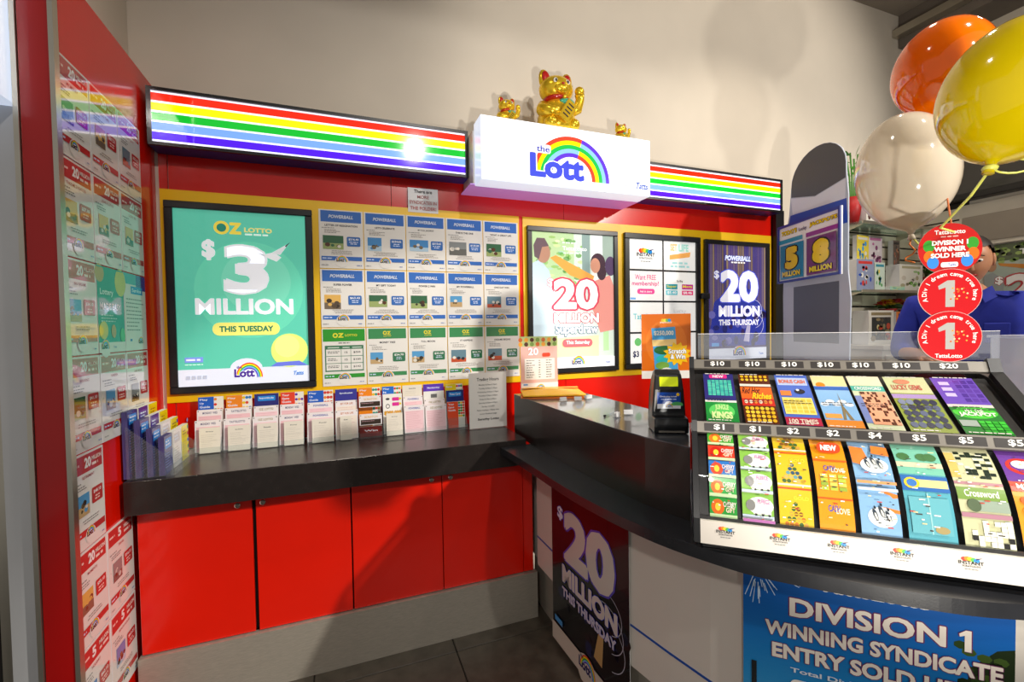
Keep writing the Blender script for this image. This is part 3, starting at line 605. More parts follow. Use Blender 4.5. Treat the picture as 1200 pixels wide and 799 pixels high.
        P.text('Lottery', w * 0.10, hh * 0.655, w * 0.58, hh * 0.745, '#eafff8', 0.02); P.text('MADE EASY', w * 0.08, hh * 0.5, w * 0.86, hh * 0.58, '#ffffff', 0.03); P.lines(w * 0.1, hh * 0.43, w * 0.8, 3, hh * 0.035, hh * 0.014, '#c8f0e4', seed)
        P.disc(w * 0.18, hh * 0.26, w * 0.16, '#d8d24a'); P.disc(w * 0.55, hh * 0.25, w * 0.09, '#c89a4a', hh * 0.08); P.disc(w * 0.90, hh * 0.2, w * 0.1, '#58c46a', hh * 0.09); P.rect(0, 0, w, hh * 0.12, '#eeebe6'); lott_logo(P, w * 0.08, hh * 0.04, w * 0.28, '#2a2a3a', '#eeebe6'); P.text('Tatts', w * 0.5, hh * 0.05, w * 0.62, hh * 0.075, '#4a7ac0', 0.02)
    elif kind == 'service':
        P.rect(w * 0.55, hh * 0.80, w, hh, '#4a3a9a'); P.rect(0, hh * 0.86, w * 0.55, hh, '#5ab0b4'); P.rect(w * 0.3, hh * 0.74, w * 0.85, hh * 0.84, '#2a8ad0'); P.text('Service', w * 0.36, hh * 0.765, w * 0.78, hh * 0.815, '#eaf4ff', 0.02); P.lines(w * 0.08, hh * 0.66, w * 0.9, 9, hh * 0.05, hh * 0.014, '#7a8a86', seed)
        P.rect(w * 0.2, hh * 0.12, w * 0.3, hh * 0.15, '#3a7ad0'); lott_logo(P, w * 0.58, hh * 0.08, w * 0.24, '#2a2a3a')
    return P
def flyer(x, z, w, hh, face, label, kind, title, price, seed, group):
    t = thing('flyer', label, 'flyer', (x, 0.0012, z) if face == 'back' else (-0.0105, x, z), 0.0 if face == 'back' else R(90), group)
    MB().box(0, w, -0.0035, 0.0, 0, hh).build('sleeve', 'white_plastic', t)
    flyer_print(kind, title, price, seed, w, hh).build('printed_sheet', 'sleeve_print', t, (0, -0.0036, 0))
    for cx in (0.012, w - 0.012): MB().lathe([(0.003, 0), (0.003, 0.0022)], 8, Matrix.Translation((cx, -0.0036, hh * 0.5)) @ Euler((R(90), 0, 0)).to_matrix().to_4x4()).build('stud', 'clear', t)
titles = [['LETTER OF RESIGNATION', "LET'S CELEBRATE", 'MY FULL JACKPOT', 'THIS IS THE ONE', 'WHAT A GREAT LIFE'], ['SUPER POWER', 'MY GIFT TODAY', 'POWER 2 WIN', 'MY POWERBALL', 'ONE DAY WIN'], ['TABLE', 'MONEY TREE', 'FULL MOON', 'IT HAPPENS', 'DREAMS BEGINS']]
prices = [['$216.40', '$234.62', '$215.62', '$133.20', '$108.30'], ['$63.43', '$14.50', '$71.31', '$67.20', '$39.65'], ['', '$24.70', '$32.20', '$16.72', '$25.70']]
rows = ('top', 'middle', 'bottom'); nth = ('first', 'second', 'third', 'fourth', 'fifth')
for r_ in range(3):
    for c_ in range(5):
        k = 'pb' if r_ < 2 else ('oztable' if c_ == 0 else 'oz')
        lab = ('blue-headed' if r_ < 2 else 'green-headed') + ' flyer, %s from left in the %s row of the flyer grid' % (nth[c_], rows[r_])
        if k == 'oztable': lab = 'green-headed flyer with a price table in the flyer grid'
        flyer(0.664 + c_ * 0.215, h(0.6205 - (r_ + 1) * 0.2995), 0.2105, 0.2945, 'back', lab, k, titles[r_][c_], prices[r_][c_], 20 + r_ * 5 + c_, 'flyers in the grid on the yellow board')
lt = {0: ['MY MONEY', 'GOOD TIMES', 'LUCKY DAYS'], 1: ['TAKE ME 2 VOTTOS', 'LOVE A LOTTO', 'LUCKY TEN'], 2: ['BIG DREAMS', '', ''], 3: ['WINNING', 'GARDEN', 'LAKE HOUSE'], 4: ['RETIREMENT'], 5: ['MOMENTS', 'TRAVEL'], 6: ['HOLIDAY', 'BEACH HOUSE']}
rnames = ('top', 'second', 'third', 'fourth', 'fifth', 'sixth', 'lowest'); cnames = ('column nearest the column edge', 'middle column', 'column nearest the back wall')
for r_ in range(7):
    for c_, ti in enumerate(lt[r_]):
        k = 'red20'
        if r_ == 2 and c_ == 1: k = 'lottery'
        if r_ == 2 and c_ == 2: k = 'service'
        if (r_ == 5 and c_ == 1) or r_ == 6: k = 'red5'
        d = {'red20': 'red and white flyer', 'red5': 'red five-million flyer', 'lottery': 'green lottery flyer with round shapes', 'service': 'white and blue text flyer'}[k]
        flyer(-0.7585 + c_ * 0.2012, h(0.8495 - (r_ + 1) * 0.3035), 0.1965, 0.2985, 'left', '%s on the left partition, %s row, %s' % (d, rnames[r_], cnames[c_]), k, ti, '$%d.%02d' % (20 + 7 * r_ + c_, 10 + 11 * c_), 60 + r_ * 3 + c_, 'flyers on the red left partition')
# --- small typed note above the grid
t = thing('paper_note', 'small white typed note taped above the flyer grid', 'note', (1.107, 0.0005, h(0.635)))
MB().add([(0, 0, 0), (0.162, 0, 0), (0.162, -0.004, 0.065), (0.162, 0, 0.13), (0, 0, 0.13), (0, -0.004, 0.065)], [(0, 1, 2, 5), (5, 2, 3, 4)]).build('sheet', 'white_plastic', t)
P = Print()
for i, (s, c) in enumerate((('There are', '#555555'), ('MORE', '#c06060'), ('SYNDICATES IN', '#c06060'), ('THE FOLDER!', '#c06060'))):
    P.ctext(s, 0.081, 0.112 - i * 0.030, 0.017, c, 0.01, 0.145)
P.build('typed_text', 'paper', t, (0, -0.0045, 0))

# ================================================================== BENCH ALONG THE BACK WALL
BT = h(-0.535)
t = thing('writing_bench', 'black writing bench worktop along the back wall', 'worktop', (0.79, -0.23, h(-0.66)))
MB().box(-0.786, 0.792, -0.23, 0.2305, 0, 0.125).build('slab', 'black_laminate', t, bevel=0.002, seg=1)
MB().box(0.085, 0.295, -0.001, 0.004, 0.1252, 0.1256).build('ticket_slot', 'dark_void', t)
CF = -0.375
def cabinet(x0, x1, doors, label, locks):
    t = thing('bench_cabinet', label, 'cabinet', ((x0 + x1) / 2, -0.17, h(-1.235))); cx = (x0 + x1) / 2
    MB().box(x0 - cx, x1 - cx, -0.18, 0.17, 0, 0.572).build('body', 'dark_void', t)
    for (a, b), lk in zip(doors, locks):
        d = MB().box(a - cx, b - cx, -0.204, -0.184, 0.002, 0.570).build('door', 'red_door', t, bevel=0.0015, seg=1)
        if lk is not None:
            MB().lathe([(0.011, 0), (0.011, 0.004), (0.008, 0.006), (0.006, 0.006), (0.005, 0.004)], 14, Matrix.Translation((lk - cx, -0.2045, 0.535)) @ Euler((R(90), 0, 0)).to_matrix().to_4x4()).build('lock', 'chrome', d)
cabinet(0.01, 0.778, ((0.012, 0.396), (0.410, 0.776)), 'red bench cabinet with two doors next to the left partition', (0.345, 0.436))
cabinet(0.780, 1.648, ((0.782, 1.182), (1.186, 1.592), (1.595, 1.646)), 'red bench cabinet with two doors beside the service counter', (1.135, 1.225, None))
struct('baseboard_front', MB().box(0.004, 1.66, -0.392, -0.36, 0.0, h(-1.237)), 'steel')

# ================================================================== FORM HOLDERS ON THE BENCH
cols = [(0.135, 0.238), (0.245, 0.355), (0.361, 0.468), (0.472, 0.578), (0.592, 0.712), (0.718, 0.825), (0.829, 0.940), (0.945, 1.045), (1.049, 1.155), (1.158, 1.272), (1.277, 1.378)]
ordn = ('first', 'second', 'third', 'fourth', 'fifth', 'sixth', 'seventh', 'eighth', 'ninth', 'tenth', 'eleventh')
def sheet(name, x0, x1, y, z0, z1, label, cat, draw, m='paper', thick=0.006, group=None):
    t = thing(name, label, cat, ((x0 + x1) / 2, y, BT + z0), group=group); W = x1 - x0; H = z1 - z0; k = 0.05
    MB().side([(0, 0), (thick, 0), (thick + k * H, H), (k * H, H)], -W / 2, W / 2).build('stack', 'paper_edge', t)
    P = Print(); draw(P, W, H); P.build('print', m, t, (-W / 2, -0.0006, 0), (1, 0, 0), (0, k, 1))
def brochure(c1, c2, seed, words):
    def d(P, W, H):
        P.rect(0, 0, W, H, c1); rn = random.Random(seed); s = H * 0.10
        P.rect(W * 0.62, 0, W, H, '#f1ece4')
        for i in range(3):
            for j in range(6): P.disc(W * (0.68 + 0.12 * i), H - s * (0.5 + j), W * 0.065, rn.choice(c2), n=8, keep=not (i == 0 and j == 0))
        for i, w_ in enumerate(words): P.text(w_, W * 0.06, H - 0.018 - i * 0.016, W * 0.06 + 0.008 * len(w_), H - 0.008 - i * 0.016, '#eaf2ff', 0.02)
    return d
def solid_brochure(c, c2, words):
    def d(P, W, H):
        P.rect(0, 0, W, H, c); P.rrect(W * 0.14, H - 0.034, W * 0.86, H - 0.010, 0.003, c2)
        P.text(words, W * 0.2, H - 0.026, W * 0.8, H - 0.016, '#eaf2ff', 0.02)
    return d
def coupon(c, ink, word, seed, grid=True):
    def d(P, W, H):
        P.rect(0, 0, W, H, '#f0e8ea'); P.rect(W * 0.05, 0.003, W * 0.95, H - 0.028, c)
        P.text(word, W * 0.22, H - 0.020, W * 0.80, H - 0.010, ink, 0.03); P.rect(W * 0.03, H - 0.008, W * 0.07, H - 0.004, '#333333'); P.rect(W * 0.93, H - 0.008, W * 0.97, H - 0.004, '#333333', keep=True)
        P.lines(W * 0.10, H - 0.036, W * 0.9, int(max(1, (H - 0.05) / 0.009)), 0.009, 0.002, '#d9a8b0', seed)
    return d
def slip(word, seed):
    def d(P, W, H):
        P.rect(0, 0, W, H, '#ece4d6'); P.text(word, W * 0.33, H - 0.020, W * 0.68, H - 0.014, '#444444', 0.02); P.lines(W * 0.1, H - 0.032, W * 0.85, int((H - 0.045) / 0.008), 0.008, 0.0015, '#c4bcb0', seed)
        P.rect(W * 0.02, H * 0.47, W * 0.98, H * 0.475, '#b4aca0')
    return d
BR = [('blue patterned', brochure('#2560c8', ['#d83a2a', '#e88a2a', '#3a8a48', '#f0ece0'], 1, ['Play', 'Up', 'Guide'])),
      ('orange patterned', brochure('#f08a1c', ['#e8c41c', '#d8442a', '#2a7ac0', '#f0ece0'], 2, ['Play', 'Up', 'Guide'])),
      ('dark purple', solid_brochure('#2a2a78', '#2a8ae0', 'Responsible play')),
      ('red patterned', brochure('#e8442a', ['#5ab048', '#6a3ab0', '#e8a02a', '#f0ece0'], 3, ['Your', 'Game', 'Guide'])),
      ('blue patterned', brochure('#2560c8', ['#d83a2a', '#e88a2a', '#3a8a48'], 4, ['Play', 'Up', 'Guide'])),
      ('indigo', solid_brochure('#3a3a98', '#3a3a98', 'Syndicates')),
      ('orange patterned', brochure('#f08a1c', ['#d83a2a', '#e8c41c', '#2a9a8a'], 5, ['Play', 'Up', 'Guide'])),
      ('blue patterned', brochure('#2a70d0', ['#3a9a48', '#e8742a', '#d83a2a'], 6, ['Play', 'It'])),
      ('white lined', slip('Results', 9)),
      ('purple', solid_brochure('#5a34b0', '#6a44c4', 'Membership')),
      ('yellow patterned', brochure('#e8d41c', ['#3a9a48', '#d83a2a', '#7a4ac0'], 7, ['Game']))]
CP = [('#f0c4cc', '#3a3a70', 'MONDAY  WED'), ('#f0c4cc', '#3a3a70', 'TATTSLOTTO'), ('#f4d0d8', '#8a7a1c', 'OZ LOTTO'), ('#f0c4cc', '#3a3a70', 'MONDAY  WED'), ('#f2ccd6', '#2a4aa8', 'POWERBALL'),
      ('#f0e4d8', '#c06a2a', 'SET FOR LIFE'), ('#3a2c24', '#d8a83a', 'SCRATCH'), ('#f0f0ea', '#c82a88', 'lucky'), ('#f4ccd4', '#2a4aa8', 'POWERBALL'), ('#f4d0d8', '#8a7a1c', 'OZ LOTTO'), ('#e8502a', '#fff0e0', 'Play')]
for i, (x0, x1) in enumerate(cols):
    o = ordn[i]; xc = (x0 + x1) / 2; W = (x1 - x0) / 2
    t = thing('form_holder', 'clear stepped form holder, %s of the row from the left' % o, 'form holder', (xc, -0.105, BT), group='clear form holders on the bench')
    MB().box(-W, W, -0.028, 0.10, 0.0, 0.002).build('base', 'clear', t)
    for k, (y, z) in enumerate(((-0.028, 0.03), (0.014, 0.06), (0.047, 0.095), (0.088, 0.20))): MB().box(-W, W, y - 0.0016, y, 0.0022, z).build('pocket_wall', 'clear', t)
    for s in (-1, 1): MB().side([(-0.0275, 0.0022), (0.0855, 0.0022), (0.0855, 0.19), (-0.0275, 0.028)], s * W - 0.0007, s * W + 0.0007).build('side_wall', 'clear', t)
    a, b = x0 + 0.002, x1 - 0.002
    nm, fn = BR[i]
    sheet('brochure', a, b, -0.052, 0.004, 0.243 if i != 10 else 0.236, '%s brochure at the back of the %s form holder from the left' % (nm, o), 'brochure', fn, 'gloss_print', group='brochures in the form holders')
    if i == 6:
        for j, zz in enumerate((0.150, 0.065)):
            sheet('scratch_coupon', a, b, -0.085 - j * 0.030, zz, zz + 0.055, 'gold and black coupon pack in the seventh form holder, %s one' % ('upper', 'lower')[j], 'coupons', coupon('#3a2c24', '#d8a83a', 'SCRATCH', 3), 'gloss_print')
        sheet('dark_coupon', a, b, -0.105, 0.004, 0.055, 'dark red card at the foot of the seventh form holder', 'card', solid_brochure('#6a1410', '#7a1c14', 'Win'), 'gloss_print')
    elif i == 7:
        def dd(P, W, H):
            P.rect(0, 0, W, H, '#f2f0ec'); P.disc(W * 0.25, H - 0.025, 0.010, '#3a3a40', 0.006); P.disc(W * 0.25, H - 0.062, 0.010, '#3a3a40', 0.012); P.disc(W * 0.25, H - 0.062, 0.007, '#f2f0ec', 0.008)
            for z_ in (0.022, 0.048): P.rrect(W * 0.48, H - z_ - 0.014, W * 0.85, H - z_ + 0.004, 0.004, '#e02a98'); P.disc(W * 0.9, H - z_ - 0.004, 0.006, '#e8c82a')
            P.text('$200,000', W * 0.06, H - 0.108, W * 0.94, H - 0.086, '#e8a81c', 0.05, out='#7a4a10', ow=0.03)
        sheet('lucky_coupon', a, b, -0.086, 0.004, 0.208, 'white coupon pad with pink tags in the eighth form holder', 'coupons', dd)
        sheet('entry_slip', a + 0.012, b - 0.004, -0.127, 0.004, 0.115, 'cream entry slip pad in the eighth form holder', 'slip pad', slip('Entry', i))
    elif i == 10:
        sheet('leaflet', a, b, -0.0705, 0.004, 0.205, 'dark blue leaflet in the middle of the eleventh form holder', 'leaflet', solid_brochure('#1c2a78', '#2a8ae0', 'Tatts Card'), 'gloss_print', 0.004)
        sheet('brochure', a, b, -0.090, 0.004, 0.145, 'orange-red brochure in front of the eleventh form holder', 'brochure', brochure('#e8502a', ['#e8c41c', '#3a9a48', '#2a7ac0', '#d83a2a'], 8, ['Your', 'Game', 'Guide']), 'gloss_print')
    else:
        c, ink, w_ = CP[i]; nmc = 'cream' if i == 5 else 'pink'
        if i == 9: sheet('notice_card', a, b, -0.0572, 0.004, 0.205, 'white card with a grey square in the tenth form holder', 'card', lambda P, W, H: (P.rect(0, 0, W, H, '#eceae6'), P.rect(W * 0.35, H - 0.035, W * 0.65, H - 0.015, '#6a6a6a')), thick=0.003)
        sheet('coupon_pad', a, b, -0.074, 0.004, 0.188 if i != 9 else 0.165, '%s coupon pad in the upper tier of the %s form holder' % (nmc, o), 'coupons', coupon(c, ink, w_, i), group='coupon pads in the form holders')
        sheet('coupon_pad', a - 0.001, b + 0.001, -0.106, 0.004, 0.145 if i != 9 else 0.14, '%s coupon pad in the lower tier of the %s form holder' % (nmc, o), 'coupons', coupon(c, ink, w_, i + 40), group='coupon pads in the form holders')
        if i < 6: sheet('entry_slip', a + 0.020, b + 0.001 if i != 5 else b - 0.03, -0.127, 0.004, 0.115 if i != 5 else 0.12, 'cream entry slip pad at the front of the %s form holder' % o, 'slip pad', slip(('Entry', 'Syndicate', 'Results', 'Entry', 'Power', 'Set')[i], i), group='entry slip pads in the form holders')
# --- leaflet rack on the left end of the bench
t = thing('leaflet_rack', 'clear stepped leaflet rack against the left partition', 'rack', (0.085, -0.29, BT))
MB().box(-0.075, 0.072, -0.15, 0.14, 0.0, 0.003).build('base', 'clear', t)
for k in range(4): MB().box(-0.050 + k * 0.036, -0.0485 + k * 0.036, -0.15, 0.14, 0.0032, 0.10 - k * 0.02).build('pocket_wall', 'clear', t)
for y in (-0.15, -0.053, 0.044, 0.14): MB().prism([(-0.074, 0.004), (0.070, 0.004), (0.070, 0.06), (-0.074, 0.2)], -0.001, 0.001, Matrix.Translation((0, y, 0)) @ Euler((R(90), 0, 0)).to_matrix().to_4x4()).build('divider', 'clear', t)
tn = ('rear', 'second', 'third', 'front'); cn = ('nearest the bench edge', 'middle', 'nearest the back wall')
for k in range(4):
    for c_ in range(3):
        y0 = -0.436 + c_ * 0.097; x = 0.016 + k * 0.036; H = 0.247 - k * 0.034
        pal = [('blue', '#22307e', '#2a8ae0'), ('purple', '#4a3490', '#5a44a4') if k < 2 else ('white', '#e4dce0', '#c8c0cc'), ('yellow', '#f0dc10', '#e8d008')][c_]
        t = thing('leaflet', '%s leaflets in the %s tier of the rack, column %s' % (pal[0], tn[k], cn[c_]), 'leaflets', (x, y0 + 0.047, BT + 0.004), R(90), 'leaflets in the left rack')
        MB().box(-0.043, 0.043, 0.0, 0.018, 0, H).build('stack', 'paper_edge' if c_ else 'leaflet_edge', t)
        P = Print(); P.rect(-0.043, 0, 0.043, H, pal[1]); P.rrect(-0.032, H - 0.05, 0.032, H - 0.012, 0.004, pal[2]); P.lines(-0.026, H - 0.026, 0.026, 2, 0.012, 0.005, '#cfe0ff' if c_ < 2 else '#8a7a10', k)
        P.lines(-0.034, H - 0.07, 0.03, int((H - 0.08) / 0.01), 0.01, 0.002, '#8a94c4' if c_ == 0 else '#9a9070', k + c_)
        if c_ == 2:
            for q in range(6): P.disc(0.036, 0.02 + q * 0.028, 0.009, ['#d83a2a', '#3a9a48', '#2a6ac0'][q % 3], n=8, keep=q > 0)
        P.build('print', 'gloss_print', t, (0, -0.0006, 0))
# --- trading hours stand
t = thing('trading_hours_sign', 'white trading hours sheet in a clear stand on the bench', 'sign', (1.488, -0.155, BT))
MB().box(-0.108, 0.108, -0.02, 0.04, 0, 0.003).build('base', 'clear', t); MB().box(-0.108, 0.108, 0.004, 0.006, 0.0032, 0.30).build('holder', 'clear', t)
MB().box(-0.105, 0.105, 0.001, 0.0025, 0.004, 0.301).build('sheet', 'white_plastic', t)
P = Print(); P.rect(-0.105, 0.004, 0.105, 0.301, '#f4f2ee'); P.text('Trading Hours', -0.062, 0.252, 0.062, 0.274, '#333333', 0.02)
for i, s in enumerate(('Monday 8.30am-5.30pm', 'Tuesday 8.30am-5.30pm', 'Wednesday 8.30am-5.30pm', 'Thursday 8.30am-6.00pm', 'Friday 8.30am-6.00pm', 'Saturday 8.30am-4.00pm', 'Sunday CLOSED', 'Public Holidays - Please refer', 'to our Facebook page')): P.ctext(s, 0, 0.235 - i * 0.0195, 0.010, '#444444', 0.01, 0.165)
P.text('Seraghy Lotto', -0.06, 0.042, 0.06, 0.058, '#444444', 0.03)
P.build('print', 'paper', t, (0, 0.0004, 0))

# ================================================================== SERVICE COUNTER
CT = h(-0.345); LT = h(-0.56)
sv = thing('service_counter', 'curved service counter with black ledge and white front panels', 'counter', (1.9, -1.2, 0)); ox, oy = 1.9, -1.2
def loc2(P): return [(x - ox, y - oy) for x, y in P]
Lo = [(1.449, -0.464), (1.456, -0.56), (1.469, -0.797), (1.477, -1.012), (1.491, -1.181), (1.513, -1.321), (1.538, -1.431), (1.562, -1.505), (1.591, -1.572), (1.644, -1.671), (1.705, -1.746), (1.762, -1.805), (1.842, -1.883), (1.921, -1.951), (2.011, -2.005), (2.2, -2.10), (2.5, -2.2), (2.95, -2.3)]
def smooth(P, k=5):
    Q = []
    for i in range(len(P) - 1):
        p0 = Vector(P[max(i - 1, 0)]); p1 = Vector(P[i]); p2 = Vector(P[i + 1]); p3 = Vector(P[min(i + 2, len(P) - 1)])
        for j in range(k):
            t_ = j / k; Q.append(tuple(0.5 * ((2 * p1) + (p2 - p0) * t_ + (2 * p0 - 5 * p1 + 4 * p2 - p3) * t_ ** 2 + (3 * p1 - p0 - 3 * p2 + p3) * t_ ** 3)))
    return Q + [P[-1]]
Lo = smooth(Lo)
Lb = [(2.95, -1.70), (2.62, -1.65), (2.35, -1.45), (2.15, -1.25), (2.0, -1.05), (1.95, -0.9), (1.95, -0.464)]
lg = MB(); lg.prism(loc2(Lo + Lb), LT - 0.032, LT); lg.build('ledge', 'black_ledge', sv)
Fp = [(1.672, -0.245), (1.664, -0.40), (1.667, -0.583), (1.678, -0.86), (1.691, -1.146), (1.724, -1.313), (1.756, -1.451), (1.798, -1.572), (2.152, -1.912), (2.45, -2.09), (2.95, -2.19)]
Fb = [(2.95, -1.80), (2.6, -1.74), (2.3, -1.5), (2.1, -1.27), (1.95, -1.0), (1.94, -0.245)]
MB().prism(loc2([(x + 0.02, y + 0.01) for x, y in Fp] + Fb), 0.272, LT - 0.034).build('carcass', 'white_panel', sv)
MB().prism(loc2([(x + 0.045, y + 0.02) for x, y in Fp] + Fb), 0.0, 0.270).build('kick_plate', 'steel', sv)
def strip(pts, z0, z1, off, th):
    mb = MB(); n = len(pts); nr = []
    for i in range(n):
        a = Vector(pts[max(i - 1, 0)]); b = Vector(pts[min(i + 1, n - 1)]); d = (b - a).normalized(); nr.append(Vector((d.y, -d.x)))
    A = [Vector(p) + nr[i] * off for i, p in enumerate(pts)]; B = [Vector(p) + nr[i] * (off + th) for i, p in enumerate(pts)]
    if (Vector((0.76, -2.47)) - A[0]).dot(nr[0]) < 0: A = [Vector(p) - nr[i] * off for i, p in enumerate(pts)]; B = [Vector(p) - nr[i] * (off + th) for i, p in enumerate(pts)]
    return mb.prism(loc2([(p.x, p.y) for p in A] + [(p.x, p.y) for p in reversed(B)]), z0, z1)
segs = [Fp[1:5], Fp[4:8], [Fp[7], (1.975, -1.742), Fp[8]], [Fp[8], Fp[9], Fp[10]]]
for sg in segs:
    a = Vector(sg[0]); b = Vector(sg[1]); sg = [tuple(a + (b - a) * 0.01)] + list(sg[1:])
    strip(sg, 0.276, LT - 0.035, 0.0, 0.006).build('front_panel', 'white_panel', sv)
    strip(sg, h(-1.052), h(-1.044), 0.0062, 0.001).build('blue_line', 'blue_line', sv)
blk = [(1.602, -0.250), (1.604, -0.60), (1.613, -0.95), (1.624, -1.15), (1.640, -1.30), (1.681, -1.452), (1.909, -1.197), (1.955, -0.95), (1.95, -0.250)]
MB().prism(loc2(blk), LT + 0.0005, CT - 0.004).build('upper_body', 'black_laminate', sv)
MB().prism(loc2(blk), CT - 0.0035, CT).build('counter_top', 'counter_gloss', sv)
# white till desk behind the display
dk = thing('till_desk', 'white till desk behind the ticket display', 'desk', (3.54, -1.235, 0), R(-66))
MB().box(-0.28, 0.28, -0.06, 0.05, 0.162, h(-0.225)).build('body', 'white_panel', dk); MB().box(-0.30, 0.30, -0.08, 0.075, h(-0.224), h(-0.20)).build('top', 'white_panel', dk, bevel=0.003, seg=1)
# posters on the counter front
a = Vector((1.668, -0.58)); b = Vector((1.690, -1.155)); d = (b - a); L = d.length; ang = math.atan2(d.y, d.x); nrm = Vector((d.y, -d.x)).normalized(); nrm = nrm if nrm.x < 0 else -nrm
a2 = a + nrm * 0.012
t = thing('counter_poster', 'dark poster reading 20 million this Thursday on the counter front', 'poster', (a2.x, a2.y, h(-1.445)), ang)
MB().box(0, L, 0.0, 0.0015, 0, 0.83).build('sheet', 'white_plastic', t)
P = Print(); pb20(P, L, 0.83, lit=False); P.build('print', 'gloss_print', t, (0, -0.0004, 0))
a = Vector(Fp[7]); b = Vector(Fp[8]); d = (b - a); ang = math.atan2(d.y, d.x); nrm = Vector((d.y, -d.x)).normalized(); nrm = nrm if nrm.x < 0 else -nrm; L = 0.545; a2 = a - d.normalized() * 0.035 + nrm * 0.012
t = thing('syndicate_poster', 'blue poster announcing a division 1 winning entry under the display', 'poster', (a2.x, a2.y, h(-1.10)), ang)
H = 0.475
MB().box(0, L, 0.0, 0.0015, 0, H).build('sheet', 'white_plastic', t)
P = Print(); bands = ['#0d4fa0', '#0e5aac', '#1068b8', '#1478c0', '#2088c8', '#3598cc', '#58a8cc']
P.rect(0, 0, L, H, bands[0])
for i in range(48):
    f_ = i / 47 * (len(bands) - 1.001); k_ = int(f_); f_ -= k_; mixc = tuple(int(bands[k_][q:q + 2], 16) / 255 * (1 - f_) + int(bands[k_ + 1][q:q + 2], 16) / 255 * f_ for q in (1, 3, 5))
    P.rect(0, H * (1 - (i + 1) / 48), L, H * (1 - i / 48), mixc, keep=i > 0)
rn = random.Random(2); P.l += 1
for i in range(40):
    a_ = R(rn.uniform(185, 355)); r0 = rn.uniform(0.03, 0.06); r1 = r0 + rn.uniform(0.02, 0.06); cx, cy = 0.035, H - 0.02
    if cx + r1 * math.cos(a_) < 0.004: continue
    p0 = (cx + r0 * math.cos(a_), cy + r0 * math.sin(a_)); p1 = (cx + r1 * math.cos(a_), cy + r1 * math.sin(a_)); nx, ny = -math.sin(a_) * 0.0009, math.cos(a_) * 0.0009
    P.poly([(p0[0] + nx, p0[1] + ny), (p0[0] - nx, p0[1] - ny), (p1[0] - nx, p1[1] - ny), (p1[0] + nx, p1[1] + ny)], '#cfe4f8', keep=True)
P.poly([(L, 0.02), (L, 0.36), (L - 0.03, 0.35), (L - 0.075, 0.30), (L - 0.09, 0.22), (L - 0.12, 0.15), (L - 0.10, 0.02)], '#1c2c14'); P.l += 1
for i in range(40): P.disc(L - rn.uniform(0.0, 0.10), rn.uniform(0.05, 0.35), 0.014, rn.choice(['#2a4018', '#1a2810', '#3c5420']), 0.010, n=7, keep=True)
z = lambda v: h(v) - h(-1.10)
P.text('TattsLotto', 0.17, z(-0.685), 0.40, z(-0.655), '#f0eee8', 0.05)
P.text('DIVISION', 0.108, z(-0.765), 0.425, z(-0.715), '#f0e6da', 0.035, out='#6a2a5a', ow=0.035); P.one(0.446, z(-0.7665), 0.472, z(-0.7135), '#6a2a5a'); P.one(0.448, z(-0.765), 0.470, z(-0.715), '#f0e6da')
P.text('WINNING SYNDICATE', 0.052, z(-0.824), 0.525, z(-0.785), '#f0e6da', 0.04, out='#6a2a5a', ow=0.035)
P.text('ENTRY SOLD HERE!', 0.068, z(-0.882), 0.515, z(-0.842), '#f0e6da', 0.04, out='#6a2a5a', ow=0.035)
P.text('Total Division 1 prize', 0.11, z(-0.916), 0.40, z(-0.900), '#dfe8f0', 0.02)
P.rrect(0.11, z(-0.99), 0.46, z(-0.93), 0.015, '#f0ece4'); P.rect(0, z(-1.02), L, z(-1.00), '#20262c'); P.rect(0.02, z(-1.0), 0.032, z(-0.905), '#16181c')
P.build('print', 'gloss_print', t, (0, -0.0004, 0))

# ================================================================== THINGS ON THE COUNTER
# envelopes
for i, (dz, rz, c, lab) in enumerate(((0.0, R(-24), 'petal_orange', 'orange envelope at the bottom of the folder pile on the counter'), (0.011, R(-18), 'manila', 'yellow envelope on top of the folder pile on the counter'))):
    t = thing('envelope', lab, 'envelope', (1.762, -0.375, CT + 0.0005 + dz), rz)
    mb = MB(); n = 8; vs = []; fs = []
    for iy in range(n + 1):
        for ix in range(n + 1):
            u = ix / n; v = iy / n; bz = 0.006 + 0.010 * math.sin(math.pi * u) * math.sin(math.pi * v) * (1.6 if i else 0.2); vs.append((-0.155 + 0.31 * u, -0.115 + 0.23 * v, bz))
    for iy in range(n):
        for ix in range(n): k = iy * (n + 1) + ix; fs.append((k, k + 1, k + n + 2, k + n + 1))
    mb.add(vs, fs); mb.box(-0.155, 0.155, -0.115, 0.115, 0, 0.0058); mb.build('pouch', c, t)
    if i: MB().box(-0.15, 0.15, 0.06, 0.10, 0.0175, 0.0182).build('flap', c, t)
# printed price card in a stand
t = thing('price_card_stand', 'photo-topped price list in a clear stand behind the envelopes', 'sign', (1.745, -0.262, CT + 0.001), R(-4))
MB().box(-0.106, 0.112, -0.004, 0.006, 0, 0.003).build('base', 'clear', t); MB().box(-0.108, 0.113, 0.0035, 0.0055, 0.0032, 0.303).build('holder', 'clear', t)
P = Print(); W, H = 0.21, 0.295; P.rect(0, 0, W, H, '#e8b8b0'); P.rect(0, H * 0.82, W, H, '#b8c888')
for k in range(14): P.disc(W * (k % 7) / 6.5, H * (0.86 + 0.08 * (k // 7)), 0.012, ['#e8a040', '#5a3a30', '#7a9a50', '#c86a3a'][k % 4], n=8, keep=k > 0)
P.text('20', W * 0.2, H * 0.66, W * 0.48, H * 0.80, '#ffffff', 0.04, out='#d86a78', ow=0.03); P.rrect(W * 0.58, H * 0.63, W * 0.80, H * 0.70, 0.008, '#e0503a')
P.rect(W * 0.10, H * 0.22, W * 0.92, H * 0.60, '#f2eeea')
